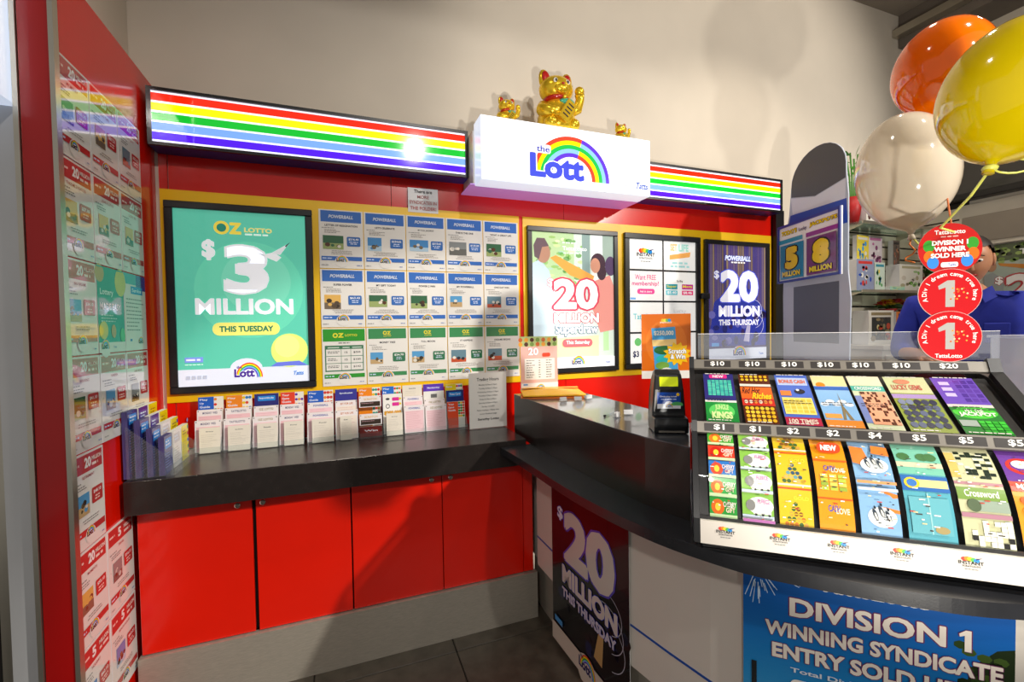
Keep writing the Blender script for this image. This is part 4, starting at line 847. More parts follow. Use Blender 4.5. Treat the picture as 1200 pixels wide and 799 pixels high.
for k in range(8):
    yy = H * (0.56 - 0.043 * k); P.lines(W * 0.15, yy, W * 0.38, 1, 0.01, 0.0035, '#555555', k); P.lines(W * 0.48, yy, W * 0.54, 1, 0.01, 0.0035, '#555555', k + 9); P.lines(W * 0.68, yy, W * 0.85, 1, 0.01, 0.0035, '#555555', k + 20)
P.rect(0, 0, W, H * 0.16, '#eceaf0'); lott_logo(P, W * 0.42, H * 0.04, W * 0.22, '#2a2a3a'); P.rect(W * 0.06, H * 0.12, W * 0.18, H * 0.145, '#5a9ae0')
P.build('print', 'gloss_print', t, (-0.104, 0.003, 0.005)); MB().box(-0.104, 0.106, 0.0031, 0.0034, 0.005, 0.30).build('sheet', 'white_plastic', t)
# little clear card clips
for i, (x, y, rz, lab) in enumerate(((1.720, -0.585, 0.2, 'small clear plastic clip just in front of the envelopes'), (1.790, -0.600, -0.3, 'small clear plastic clip in the middle of the three near the envelopes'), (1.862, -0.575, 0.1, 'small clear plastic clip at the counter back near the envelopes'), (1.735, -1.005, 0.6, 'small clear plastic clip with its back to the counter edge'), (1.800, -0.985, -0.4, 'small clear plastic clip nearest the ticket checker'))):
    t = thing('card_clip', lab, 'clip', (x, y, CT + 0.0005), rz, 'clear plastic clips on the counter')
    MB().box(-0.018, 0.018, -0.012, 0.012, 0, 0.004).build('base', 'acrylic', t, bevel=0.001, seg=1)
    for yy in (-0.005, 0.003): MB().box(-0.017, 0.017, yy, yy + 0.002, 0.0042, 0.020).build('jaw', 'white_plastic', t)
t = thing('pen', 'thin clear pen lying on the counter beside the clips', 'pen', (1.742, -0.945, CT + 0.004), R(35))
MB().tube([(-0.055, 0, 0), (0.045, 0, 0), (0.055, 0, 0)], [0.0035, 0.0035, 0.001], 8).build('barrel', 'acrylic', t); MB().tube([(-0.057, 0, 0), (-0.045, 0, 0)], 0.004, 8).build('cap', 'black_plastic', t)
# ticket checker
t = thing('ticket_checker', 'black self-service ticket checker with a green screen on the counter', 'scanner', (1.760, -1.262, CT + 0.0005), R(-27)); t.scale = (0.86, 0.86, 0.86)
prof = [(-0.060, 0.0), (0.065, 0.0), (0.075, 0.03), (0.070, 0.14), (0.058, 0.20), (0.035, 0.232), (0.010, 0.236), (-0.012, 0.215), (-0.020, 0.16), (-0.020, 0.075), (-0.022, 0.062), (-0.060, 0.058), (-0.068, 0.03)]
b = MB(); ws = [0.060] * len(prof)
def wide(z): return 0.062 - 0.016 * max(0, (z - 0.06) / 0.18) ** 1.5
n = len(prof); vs = [(-wide(z), y, z) for y, z in prof] + [(wide(z), y, z) for y, z in prof]
fs = [list(range(n)), list(range(2 * n - 1, n - 1, -1))] + [(i, n + i, n + (i + 1) % n, (i + 1) % n) for i in range(n)]
b.add(vs, [list(reversed(f)) for f in fs]); b.build('body', 'black_plastic', t, bevel=0.006)
MB().box(-0.047, 0.047, -0.0635, -0.061, 0.006, 0.020).build('front_lip', 'grey_plastic', t)
fx = MB().box(-0.034, 0.034, -0.002, 0.0, -0.018, 0.018, Matrix.Translation((0, -0.0175, 0.190)) @ Euler((R(-8), 0, 0)).to_matrix().to_4x4()); fx.build('display', 'lcd', t)
P = Print(); P.rect(-0.043, 0, 0.043, 0.062, '#1c4aa8'); P.rect(-0.043, 0, 0.043, 0.018, '#e8ecf4'); P.disc(0.0, 0.016, 0.016, '#e8ecf4', 0.012); P.disc(0.03, 0.016, 0.022, '#58b868', 0.01); P.rect(-0.043, 0, 0.043, 0.012, '#e8ecf4'); P.text('Check your ticket!', -0.034, 0.042, 0.028, 0.049, '#ffffff', 0.03); P.lines(-0.03, 0.034, 0.03, 1, 0.01, 0.003, '#cfe0ff', 2, True); P.disc(0.033, 0.054, 0.006, '#f0c41c'); lott_logo(P, -0.012, 0.004, 0.026, '#2a2a6a')
P.build('label', 'gloss_print', t, (0, -0.0208, 0.088))
# orange scratch ticket sign
t = thing('scratch_sign', 'orange scratch ticket poster in a stand behind the ticket checker', 'sign', (1.935, -1.045, CT + 0.0005), R(-21))
MB().box(-0.050, 0.020, -0.02, 0.03, 0, 0.003).build('base', 'clear', t)
MB().box(-0.006, 0.006, 0.002, 0.008, 0.0032, 0.16).build('post', 'clear', t)
MB().box(-0.096, 0.094, -0.0015, 0.001, 0.142, 0.392).build('sheet', 'white_plastic', t)
P = Print(); W, H = 0.19, 0.25; P.rect(0, 0, W, H, '#e0701c'); P.disc(W * 0.5, H * 0.55, W * 0.42, '#e67c28', H * 0.36, n=24); P.rect(0, 0, W, H * 0.12, '#f0ece6')
for k, c in enumerate(['#e8c43a', '#f0e048', '#8ac050', '#3a9ad8']): P.disc(W * (0.43 + 0.045 * k), H * 0.90, W * 0.035, c, n=8)
P.text('INSTANT', W * 0.38, H * 0.855, W * 0.62, H * 0.878, '#fff4e0', 0.03)
P.poly([(W * 0.20, H * 0.78), (W * 0.68, H * 0.80), (W * 0.74, H * 0.13), (W * 0.27, H * 0.10)], '#4aa0d8'); P.poly([(W * 0.21, H * 0.60), (W * 0.70, H * 0.61), (W * 0.705, H * 0.52), (W * 0.22, H * 0.50)], '#f0d08a'); P.disc(W * 0.45, H * 0.44, W * 0.2, '#2a6a38', H * 0.07); P.disc(W * 0.47, H * 0.30, W * 0.18, '#30b4b8', H * 0.07); P.disc(W * 0.42, H * 0.2, W * 0.14, '#78a848', H * 0.06)
P.text('$250,000', W * 0.25, H * 0.66, W * 0.65, H * 0.74, '#f4f0e0', 0.03)
star = []
for k in range(24): a_ = 2 * math.pi * k / 24; rr = W * (0.29 if k % 2 else 0.21); star.append((W * 0.72 + rr * math.cos(a_), H * 0.38 + rr * 0.85 * math.sin(a_)))
P.poly(star, '#f4c020'); P.text('Scratch', W * 0.54, H * 0.385, W * 0.90, H * 0.46, '#ffffff', 0.04, out='#2a2a4a', ow=0.04); P.text('& Win', W * 0.58, H * 0.30, W * 0.88, H * 0.375, '#ffffff', 0.04, out='#2a2a4a', ow=0.04)
P.disc(W * 0.5, H * 0.11, W * 0.13, '#f0ece6', H * 0.06); lott_logo(P, W * 0.42, H * 0.075, W * 0.16, '#2a2a2a')
P.build('print', 'gloss_print', t, (-0.096, -0.002, 0.142))
# cable hanging by the frames
t = thing('power_cable', 'black power cable and plug hanging between the two right frames', 'cable', (3.096, -0.03, h(-0.27)))
MB().tube([(0, 0, 0), (0.012, 0.003, 0.18), (-0.006, -0.004, 0.32), (0.002, 0, 0.45)], 0.004, 6).build('lead', 'black_plastic', t, smooth=True)
MB().box(-0.032, 0.032, -0.02, 0.012, 0.452, 0.492).build('plug', 'black_plastic', t, bevel=0.006)

# ================================================================== SCRATCH TICKET DISPLAY
OX, OY, OZ = 1.580, -1.590, h(-0.54); DA = R(-40.5)
ds = thing('ticket_display', 'sloping two-tier scratch ticket display case on the counter', 'display case', (OX, OY, OZ - 0.0195), DA)
K = 0.0195      # parts are drawn from the plinth base
DW = 0.725
prof = [(0.0, 0.0), (0.012, 0.056), (0.128, 0.250), (0.140, 0.278), (0.330, 0.405), (0.345, 0.435), (0.40, 0.435), (0.40, 0.0)]
pf = [(y, z + K) for y, z in prof]
MB().box(0.012, DW + 0.012, 0.022, 0.40, 0.0005, K - 0.0005).build('plinth', 'black_plastic', ds)
# side frames: thick profile edges with a clear pane on the left, solid on the right
for sgn, x0, x1 in ((0, -0.010, 0.004), (1, DW - 0.004, DW + 0.022)):
    fr = MB()
    edge = [(0.0, 0.0), (0.012, 0.056), (0.128, 0.250), (0.140, 0.278), (0.330, 0.405), (0.345, 0.440)]
    for (ya, za), (yb, zb) in zip(edge[:-1], edge[1:]):
        d = Vector((yb - ya, zb - za)).normalized(); nn = Vector((d.y, -d.x)) * 0.016
        fr.side([(ya - 0.004, za + K + 0.002), (yb - 0.004, zb + K + 0.002), (yb + nn.x - 0.004, zb + nn.y + K + 0.002), (ya + nn.x - 0.004, za + nn.y + K + 0.002)], x0, x1)
    fr.build('side_frame', 'black_plastic', ds)
    MB().side([(0.02, K), (0.03, 0.05 + K), (0.15, 0.25 + K), (0.16, 0.27 + K), (0.34, 0.39 + K), (0.395, 0.40 + K), (0.395, K)], x0 + 0.004, x0 + 0.008).build('side_panel', 'acrylic' if sgn == 0 else 'black_plastic', ds)
MB().box(0.0, DW, 0.392, 0.399, K, 0.43 + K).build('back_panel', 'black_plastic', ds)
MB().box(0.005, DW - 0.005, 0.03, 0.39, K, K + 0.004).build('tray', 'black_plastic', ds)
def up(y0, z0, y1, z1):
    v = Vector((0, y1 - y0, z1 - z0)); return v.normalized(), v.length
# dark inner backs under both ticket rows
MB().side([(0.055, 0.05 + K), (0.165, 0.235 + K), (0.168, 0.233 + K), (0.058, 0.048 + K)], 0.006, DW - 0.006).build('lower_bed', 'black_plastic', ds)
MB().side([(0.168, 0.268 + K), (0.345, 0.387 + K), (0.347, 0.384 + K), (0.170, 0.265 + K)], 0.006, DW - 0.006).build('upper_bed', 'black_plastic', ds)
# front strip with logos
fs_ = MB().side([(-0.004, 0.001 + K), (0.008, 0.054 + K), (0.016, 0.054 + K), (0.004, 0.001 + K)], 0.005, DW - 0.005).build('front_strip', 'white_panel', ds)
v, L = up(0, 0, 0.012, 0.053)
for k in range(6):
    P = Print(); instant_logo(P, 0.062 + k * 0.117, 0.030, 0.042); P.build('strip_logo', 'vinyl', ds, (0, -0.0048, 0.001 + K), (1, 0, 0), v)
# price rails
def rail(name, y0, z0, y1, z1, prices, labw, ty):
    v, L = up(y0, z0, y1, z1)
    MB().side([(y0, z0 + K), (y1, z1 + K), (y1 + 0.010, z1 + K - 0.004), (y0 + 0.010, z0 + K - 0.006)], 0.004, DW - 0.004).build(name, 'grey_plastic', ds)
    for (a, b, s) in prices:
        P = Print(); P.rect(a, L * 0.14, b, L * 0.86, '#2f2b29'); m_ = (a + b) / 2
        P.text(s, m_ - 0.0105 * len(s) / 1.6, L * 0.24, m_ + 0.0105 * len(s) / 1.6, L * 0.80, '#f2f0ea', 0.02)
        P.build('price_label', 'vinyl', ds, (0, y0 - 0.0006, z0 + K), (1, 0, 0), v)
lx = [0.029, 0.104, 0.185, 0.268, 0.350, 0.438, 0.536, 0.632, 0.715]
pl = ['$1', '$1', '$2', '$2', '$4', '$5', '$5', '$5']
ux = [(0.030, 0.113), (0.128, 0.209), (0.225, 0.307), (0.317, 0.398), (0.405, 0.480), (0.490, 0.582), (0.595, 0.684)]
pu = ['$10', '$10', '$10', '$10', '$10', '$10', '$20']
rail('middle_rail', 0.126, 0.250, 0.138, 0.277, [(0.022 + k * 0.087, 0.022 + k * 0.087 + 0.074, s) for k, s in enumerate(pl)], 0.07, 0)
rail('top_rail', 0.330, 0.407, 0.342, 0.433, [(a + 0.004, b - 0.004, s) for (a, b), s in zip(ux, pu)], 0.07, 0)
# curved lower window and sloped upper window
def lowprof(s, off=0.0):            # s in 0..1 up the curved ticket face
    p0, p1, p2 = Vector((0.034, 0.056)), Vector((0.062, 0.185)), Vector((0.140, 0.243))
    p = p0 * (1 - s) ** 2 + p1 * 2 * s * (1 - s) + p2 * s * s; d = ((p1 - p0) * (1 - s) + (p2 - p1) * s).normalized()
    n_ = Vector((-d.y, d.x)); return p + n_ * off
pts = [lowprof(i / 10, 0.012) for i in range(11)]
MB().side([(p.x, p.y + K) for p in pts] + [(p.x + 0.0015, p.y + K - 0.001) for p in reversed(pts)], 0.005, DW - 0.005).build('lower_window', 'pane', ds)
MB().side([(0.142, 0.276 + K), (0.330, 0.402 + K), (0.331, 0.4005 + K), (0.143, 0.2745 + K)], 0.005, DW - 0.005).build('upper_window', 'pane', ds)
MB().side([(0.010, 0.054 + K), (0.026, 0.060 + K), (0.026, 0.056 + K), (0.012, 0.050 + K)], 0.005, DW - 0.005).build('window_channel', 'clear', ds)

# ------------------------------------------------------------------ tickets
def scratch_grid(P, x0, y0, x1, y1, nx, ny, cols_, shape='disc', fill=0.38, seed=1):
    rn = random.Random(seed); P.l += 1
    for i in range(nx):
        for j in range(ny):
            cx = x0 + (x1 - x0) * (i + 0.5) / nx; cy = y0 + (y1 - y0) * (j + 0.5) / ny; rx = (x1 - x0) / nx * fill; ry = (y1 - y0) / ny * fill
            c = rn.choice(cols_)
            if c is None: continue
            if shape == 'disc': P.disc(cx, cy, rx, c, ry, n=9, keep=True)
            else: P.rect(cx - rx, cy - ry, cx + rx, cy + ry, c, keep=True)
def t_upper(k):
    def d(P, W, H):
        if k == 0:
            P.rect(0, H * 0.42, W, H, '#2c2a78'); P.rrect(W * 0.2, H * 0.90, W * 0.8, H * 0.985, 0.004, '#d82a88'); P.text('NEW', W * 0.32, H * 0.915, W * 0.68, H * 0.97, '#ffffff', 0.04)
            scratch_grid(P, W * 0.12, H * 0.52, W * 0.92, H * 0.86, 6, 9, ['#4ac8b0', '#58d0b4', '#3ab8a8'], 'rect', 0.42); P.rect(0, H * 0.38, W, H * 0.42, '#e8e4e0'); P.rect(0, 0, W, H * 0.38, '#1c8a3a'); P.disc(W * 0.5, H * 0.2, W * 0.4, '#58c860', H * 0.15)
            P.text('JUNGLE', W * 0.3, H * 0.20, W * 0.72, H * 0.33, '#c8f0a0', 0.05); P.text('KINGS', W * 0.18, H * 0.05, W * 0.82, H * 0.19, '#d8f4a8', 0.07)
        elif k == 1:
            P.rect(0, 0, W, H, '#5a2410'); P.rect(0, H * 0.34, W, H * 0.72, '#e0641c'); P.rect(0, H * 0.34, W, H * 0.48, '#c8281c'); P.text('Red Hot', W * 0.06, H * 0.58, W * 0.62, H * 0.71, '#4a1408', 0.02, slant=0.2); P.text('Riches', W * 0.36, H * 0.47, W * 0.95, H * 0.60, '#f4d020', 0.03, slant=0.2)
            scratch_grid(P, W * 0.04, H * 0.02, W * 0.96, H * 0.32, 6, 4, ['#e8b41c', '#f0c838'], 'disc', 0.42); scratch_grid(P, W * 0.04, H * 0.84, W * 0.96, H * 0.98, 6, 2, ['#e8b41c', '#f0c838']); scratch_grid(P, W * 0.05, H * 0.36, W * 0.95, H * 0.46, 6, 1, ['#f0d8c0', '#f08a3a']); P.rect(0, H * 0.73, W, H * 0.78, '#e8dcd0')
        elif k == 2:
            P.rect(0, 0, W, H, '#4a6ac8'); P.rect(W * 0.05, H * 0.78, W * 0.95, H * 0.94, '#b8c8ec'); P.text('BONUS CASH', W * 0.1, H * 0.82, W * 0.9, H * 0.90, '#e86a2a', 0.03); P.disc(W * 0.65, H * 0.65, W * 0.16, '#1c1c2c', H * 0.05); P.disc(W * 0.6, H * 0.68, W * 0.05, '#f0f0f0'); P.rect(W * 0.06, H * 0.56, W * 0.38, H * 0.66, '#f08038')
            P.rect(W * 0.06, H * 0.2, W * 0.94, H * 0.52, '#f0e080'); scratch_grid(P, W * 0.08, H * 0.22, W * 0.92, H * 0.50, 5, 4, ['#e8cc50', '#d8c048'], 'rect', 0.4); P.rect(0, 0, W, H * 0.14, '#b82a48'); P.text('100 TIMES', W * 0.1, H * 0.03, W * 0.9, H * 0.11, '#f4e0d0', 0.03)
        elif k == 3:
            P.rect(0, 0, W, H, '#8ab8e4'); P.rect(0, H * 0.78, W, H, '#e8d8a0'); P.disc(W * 0.22, H * 0.80, W * 0.14, '#f08a1c', H * 0.06); P.rect(0, H * 0.70, W, H * 0.77, '#2a62b8')
            for i in range(5): P.disc(W * (0.15 + 0.17 * i), H * (0.42 + 0.05 * (i % 2)), W * 0.13, '#e4eef8', H * 0.04, n=9, keep=i > 0)
            P.poly([(W * 0.52, H * 0.14), (W * 0.60, H * 0.40), (W * 0.62, H * 0.66), (W * 0.64, H * 0.40), (W * 0.80, H * 0.14), (W * 0.70, H * 0.14), (W * 0.64, H * 0.28), (W * 0.60, H * 0.14)], '#8a7a5a'); P.rect(0, 0, W, H * 0.13, '#e8903a'); P.rect(W * 0.05, H * 0.16, W * 0.5, H * 0.24, '#f0a050')
        elif k == 4:
            P.rect(0, 0, W, H, '#cfd8b4'); P.rect(0, H * 0.82, W, H, '#e8dcc0'); P.rect(0, H * 0.70, W, H * 0.80, '#48b0a0'); P.text('CROSSWORD', W * 0.1, H * 0.72, W * 0.9, H * 0.78, '#eafaf4', 0.03); P.rect(0, H * 0.1, W * 0.2, H * 0.6, '#7a8ac0'); P.rect(W * 0.2, H * 0.08, W * 0.98, H * 0.68, '#e8a884')
            scratch_grid(P, W * 0.2, H * 0.08, W * 0.98, H * 0.68, 11, 12, ['#5a2c1c', None, None, '#5a2c1c', None], 'rect', 0.48, 5)
        elif k == 5:
            P.rect(0, 0, W, H, '#8a9a3a'); P.rect(0, H * 0.68, W, H, '#c8d0a0'); P.rect(0, H * 0.58, W, H * 0.66, '#a890c8'); P.text('LUCKY GEMS', W * 0.1, H * 0.74, W * 0.8, H * 0.84, '#c86a5a', 0.03); P.disc(W * 0.4, H * 0.9, W * 0.2, '#d08a6a', H * 0.05)
            scratch_grid(P, W * 0.06, H * 0.06, W * 0.94, H * 0.56, 5, 5, ['#3a3f58', '#5a6480', '#2c3048', '#7a86a0'], 'disc', 0.5, 4)
        else:
            P.rect(0, H * 0.5, W, H, '#6a4ab8'); scratch_grid(P, W * 0.48, H * 0.54, W * 0.98, H * 0.96, 3, 5, ['#4a2a90', '#5a38a0'], 'rect', 0.4); scratch_grid(P, W * 0.05, H * 0.62, W * 0.45, H * 0.94, 1, 3, ['#c8bce8'], 'rect', 0.3); P.rect(0, H * 0.45, W, H * 0.5, '#d8d0c8'); P.rect(0, 0, W, H * 0.45, '#1c7a28')
            P.disc(W * 0.5, H * 0.36, W * 0.48, '#4ac83a', H * 0.10); P.text('HIT THE', W * 0.3, H * 0.36, W * 0.7, H * 0.42, '#e8f8e0', 0.03); P.text('JACKPOT', W * 0.12, H * 0.28, W * 0.92, H * 0.36, '#f0fce8', 0.04); P.rect(W * 0.02, H * 0.12, W * 0.4, H * 0.22, '#9aa8a0'); scratch_grid(P, W * 0.42, H * 0.02, W * 0.98, H * 0.22, 4, 4, ['#2aa82a', '#38c034', '#1c8a1c'], 'rect', 0.42)
    return d
def t_lower(k):
    def d(P, W, H):
        rn = random.Random(k)
        if k == 0:
            n = 5
            for i in range(n):
                y0 = H * i / n; y1 = H * (i + 1) / n - 0.001; P.rect(0, y0, W, y1, ['#2a9a38', '#38a848', '#2a78c8', '#d8402a', '#48a838'][i]); P.disc(W * 0.3, (y0 + y1) / 2, W * 0.24, ['#e86a1c', '#e8701c', '#d84a2a', '#c8281c', '#f07a2a'][i], (y1 - y0) * 0.38); P.disc(W * 0.3, (y0 + y1) / 2, W * 0.1, '#f8d040', (y1 - y0) * 0.2)
                P.text('CHERRY', W * 0.5, y0 + (y1 - y0) * 0.52, W * 0.97, y0 + (y1 - y0) * 0.78, '#fff0e8', 0.05); P.text('GIFT', W * 0.6, y0 + (y1 - y0) * 0.26, W * 0.92, y0 + (y1 - y0) * 0.50, '#ffe8d0', 0.05); P.rect(0, y0, W, y0 + (y1 - y0) * 0.16, '#c8e8b0')
        elif k == 1:
            n = 4
            for i in range(n):
                y0 = H * (i + 0.12) / (n + 0.12); y1 = y0 + H / n * 0.95; P.rect(0, y0, W, y1, '#8ac050'); P.disc(W * 0.58, (y0 + y1) / 2, W * 0.42, '#f0f0ec', (y1 - y0) * 0.36); P.rect(W * 0.35, y0 + (y1 - y0) * 0.16, W * 0.92, y0 + (y1 - y0) * 0.6, '#f0f0ec'); P.disc(W * 0.27, (y0 + y1) / 2, W * 0.15, '#8a8a88', (y1 - y0) * 0.22)
                P.text('FLEECE', W * 0.5, y0 + (y1 - y0) * 0.58, W * 0.88, y0 + (y1 - y0) * 0.76, '#d888c0', 0.04); P.rect(0, y0, W, y0 + (y1 - y0) * 0.12, '#c8d8e8')
                for x in (0.4, 0.62, 0.82): P.rect(W * x, y0 + (y1 - y0) * 0.10, W * (x + 0.07), y0 + (y1 - y0) * 0.18, '#3a3a38')
            P.rect(0, 0, W, H * 0.025, '#b06aa8')
        elif k in (2, 3):
            n = 2; bg = '#e8c02a' if k == 2 else '#f09a1c'
            P.rect(0, 0, W, H, bg)
            for i in range(3):
                y0 = H * (i - 0.2) / 2.4; y1 = y0 + H / 2.6
                if k == 2:
                    for a_ in range(5):
                        for b_ in range(5 - a_): 
                            yy = y0 + (y1 - y0) * (0.25 + 0.12 * a_)
                            if 0 < yy < H: P.disc(W * (0.22 + 0.14 * b_ + 0.07 * a_), yy, W * 0.068, rn.choice(['#4a6a38', '#3a5a70', '#c0a030', '#e8b46a', '#6aa0a8'] if i % 2 else ['#c87a2a', '#d8a048', '#4a6a38', '#8a5a2a']), (y1 - y0) * 0.058, n=8, keep=True)
                    for yy, c in ((0.02, '#d85a2a'), (0.12, '#f0e8c8')):
                        if 0 < y0 + (y1 - y0) * yy < H * 0.97: P.rect(0, y0 + (y1 - y0) * yy, W, y0 + (y1 - y0) * (yy + 0.05), c)
                    if 0 < y0 + (y1 - y0) * 0.86 < H * 0.95: P.text('GOLD', W * 0.45, y0 + (y1 - y0) * 0.84, W * 0.9, y0 + (y1 - y0) * 0.93, '#f8e840', 0.04)
                else:
                    if 0 <= y0 + 0.01 and y1 < H * 1.02: scratch_grid(P, W * 0.12, y0 + (y1 - y0) * 0.08, W * 0.9, y0 + (y1 - y0) * 0.55, 3, 4, ['#b8c848', '#d8d060', '#98b040'], 'rect', 0.42)
                    if 0 < y0 + (y1 - y0) * 0.7 < H * 0.94: P.text('CASH', W * 0.28, y0 + (y1 - y0) * 0.64, W * 0.62, y0 + (y1 - y0) * 0.80, '#3a58b8', 0.04); P.text('LOVE', W * 0.50, y0 + (y1 - y0) * 0.60, W * 0.88, y0 + (y1 - y0) * 0.74, '#f8f0d0', 0.04); P.rect(0, y0 + (y1 - y0) * 0.94, W, y0 + (y1 - y0) * 0.98, '#e86020')
        elif k == 4:
            P.rect(0, 0, W, H, '#88b4dc')
            for y0 in (-0.02, 0.5):
                P.poly([(0, H * (y0 + 0.20)), (W * 0.5, H * (y0 + 0.15)), (W * 0.35, H * (y0 + 0.40)), (0, H * (y0 + 0.42))] if y0 > 0 else [(W * 0.5, H * 0.22), (W, H * 0.20), (W, H * 0.38), (W * 0.6, H * 0.42)], '#e8843a'); P.poly([(W * 0.55, H * (y0 + 0.33)), (W, H * (y0 + 0.30)), (W, H * (y0 + 0.42)), (W * 0.6, H * (y0 + 0.44))], '#e8843a') if y0 > 0 else None
                P.disc(W * 0.55, H * (y0 + 0.18), W * 0.36, '#e8f0f4', H * 0.09)
                for x, q in ((0.38, 0.0), (0.54, 0.03), (0.70, -0.01)): P.disc(W * x, H * (y0 + 0.20 + q), W * 0.055, '#3a4450', H * 0.055, n=10, rot=0.3); P.disc(W * (x + 0.015), H * (y0 + 0.185 + q), W * 0.030, '#e8e4d8', H * 0.034, n=9, rot=0.3); P.disc(W * x, H * (y0 + 0.262 + q), W * 0.03, '#2a323c', H * 0.016, n=8)
            P.rect(0, H * 0.47, W, H * 0.50, '#e8a068'); P.rect(0, H * 0.40, W, H * 0.43, '#c8d8f0')
        elif k == 5:
            P.rect(0, 0, W, H, '#58a8b8'); P.rect(0, H * 0.62, W, H, '#78c0a8'); P.rect(0, H * 0.70, W, H * 0.76, '#d8d0b0')
            for x in (0.2, 0.62, 0.78): P.disc(W * x, H * 0.83, W * 0.15, '#4a7848', H * 0.05, n=9)
            P.rect(0, H * 0.44, W, H * 0.60, '#2a68b0'); P.rect(W * 0.35, H * 0.48, W * 0.98, H * 0.56, '#f0d890'); P.disc(W * 0.22, H * 0.52, W * 0.17, '#f0c828', H * 0.06, n=12); P.disc(W * 0.22, H * 0.52, W * 0.11, '#3a78c0', H * 0.04); P.rect(W * 0.08, H * 0.06, W * 0.92, H * 0.38, '#68b0bc'); P.rect(W * 0.48, H * 0.06, W * 0.51, H * 0.42, '#98ccd0'); P.disc(W * 0.7, H * 0.10, W * 0.15, '#a89868', H * 0.03)
        elif k == 6:
            P.rect(0, 0, W, H, '#c8c8a0'); P.rect(0, H * 0.62, W * 0.2, H * 0.92, '#e0b868'); scratch_grid(P, W * 0.22, H * 0.62, W * 0.95, H * 0.94, 6, 9, ['#1c2a1c', None, '#e0e0c8', '#1c2a1c', None], 'rect', 0.48, 3); P.rect(0, H * 0.55, W, H * 0.58, '#b08088'); P.rect(0, H * 0.40, W, H * 0.52, '#7a9a48'); P.text('Crossword', W * 0.15, H * 0.43, W * 0.85, H * 0.50, '#f4f4e8', 0.03); P.rect(W * 0.35, H * 0.30, W, H * 0.40, '#98a898'); P.disc(W * 0.3, H * 0.35, W * 0.14, '#5a6a50', H * 0.06); P.rect(0, H * 0.24, W, H * 0.28, '#b08090')
            scratch_grid(P, W * 0.15, H * 0.01, W * 0.98, H * 0.22, 7, 5, ['#f4f4e8', None, '#2a2a28', '#f4f4e8', None], 'rect', 0.46, 8)
        else:
            P.rect(0, 0, W, H, '#e89a2a'); P.rect(0, H * 0.62, W, H, '#6a3a98'); P.disc(W * 0.5, H * 0.80, W * 0.4, '#c8302a', H * 0.10); P.disc(W * 0.45, H * 0.82, W * 0.2, '#f0e8e4', H * 0.05); P.rect(0, H * 0.52, W, H * 0.62, '#d8482a'); P.text('MERRY', W * 0.15, H * 0.54, W * 0.85, H * 0.60, '#f8e8d8', 0.04); scratch_grid(P, W * 0.1, H * 0.1, W * 0.9, H * 0.48, 3, 4, ['#f4c848', '#e8642a', '#f8e8c0'])
    return d
ul = ['purple and green jungle scratch tickets', 'red and gold scratch tickets with coin rows', 'blue scratch tickets with a yellow number block', 'sky-blue scratch tickets showing a tower', 'pale crossword scratch tickets with brown squares', 'green scratch tickets with grey gems', 'purple over green jackpot scratch tickets']
ll = ['green and red cherry scratch tickets', 'green scratch tickets showing white sheep', 'yellow scratch tickets with a ball pyramid', 'orange scratch tickets under a red new tag', 'light blue scratch tickets with penguins', 'teal beach scratch tickets', 'beige and green crossword scratch tickets', 'orange and purple scratch tickets cut by the picture edge']
Md = Matrix.Translation((OX, OY, OZ)) @ Matrix.Rotation(DA, 4, 'Z')
for k, (a, b) in enumerate(ux):
    o = Md @ Vector(((a + b) / 2, 0.172, 0.278)); t = thing('scratch_tickets', ul[k] + ', upper row of the display', 'lottery tickets', o, DA, 'scratch tickets in the upper row'); W = b - a
    v, L = up(0.160, 0.276, 0.330, 0.391); L = 0.205
    P = Print(0.0001); P.rect(0, 0, W, L, '#e8e4dc'); t_upper(k)(P, W, L); P.lines(W * 0.06, L * 0.985, W * 0.94, 1, 0.01, 0.003, '#e8e4dc', k); P.lines(W * 0.06, L * 0.015, W * 0.94, 1, 0.01, 0.003, '#e8e4dc', k + 9); P.lines(W * 0.08, L * 0.44, W * 0.94, 2, 0.008, 0.0025, '#3a3438', k + 19); P.build('ticket_strip', 'gloss_print', t, (-W / 2, -0.012, -0.004), (1, 0, 0), v)
for k in range(8):
    a, b = lx[k], lx[k + 1] - 0.012; W = b - a; o = Md @ Vector(((a + b) / 2, 0.05, 0.06))
    t = thing('scratch_tickets', ll[k] + ', lower row of the display', 'lottery tickets', o, DA, 'scratch tickets in the lower row'); HT = 0.22
    P = Print(0.0003, 0.012); P.rect(0, 0, W, HT, '#e8e4dc'); t_lower(k)(P, W, HT)
    rn = random.Random(50 + k); P.l += 1
    for q in range(26):
        x_ = W * rn.uniform(0.03, 0.85); y_ = HT * rn.uniform(0.02, 0.96); P.rect(x_, y_, x_ + W * rn.uniform(0.04, 0.14), y_ + 0.0022, rn.choice(['#f4f0e4', '#ffffff', '#4a4440', '#e8d8a0', '#c8463a']), keep=True)
    P.build('ticket_strip', 'gloss_print', t, mapf=lambda x, y, l, a=a, b=b: (lambda q: Vector((x - W / 2, q.x - 0.05, q.y - 0.06)))(lowprof(min(max(y / HT, 0), 1), l)))
    if k == 3:
        P = Print(); P.rrect(0.012, 0, 0.062, 0.026, 0.012, '#e8481c'); P.text('NEW', 0.020, 0.006, 0.054, 0.020, '#ffffff', 0.05); q = lowprof(0.80, 0.004)
        P.build('new_tag', 'gloss_print', t, (-W / 2, q.x - 0.05, q.y - 0.06), (1, 0, 0), (0, 0.5, 0.866))
# clear screen above the display
t = thing('counter_screen', 'low clear acrylic screen standing on top of the ticket display', 'screen', Md @ Vector((0.362, 0.372, 0.4355)), DA)
MB().box(-0.345, 0.40, -0.002, 0.002, 0.0, 0.077).build('pane', 'acrylic', t)
MB().box(-0.345, 0.40, -0.0022, 0.0022, 0.0772, 0.0785).build('polished_edge', 'white_plastic', t)

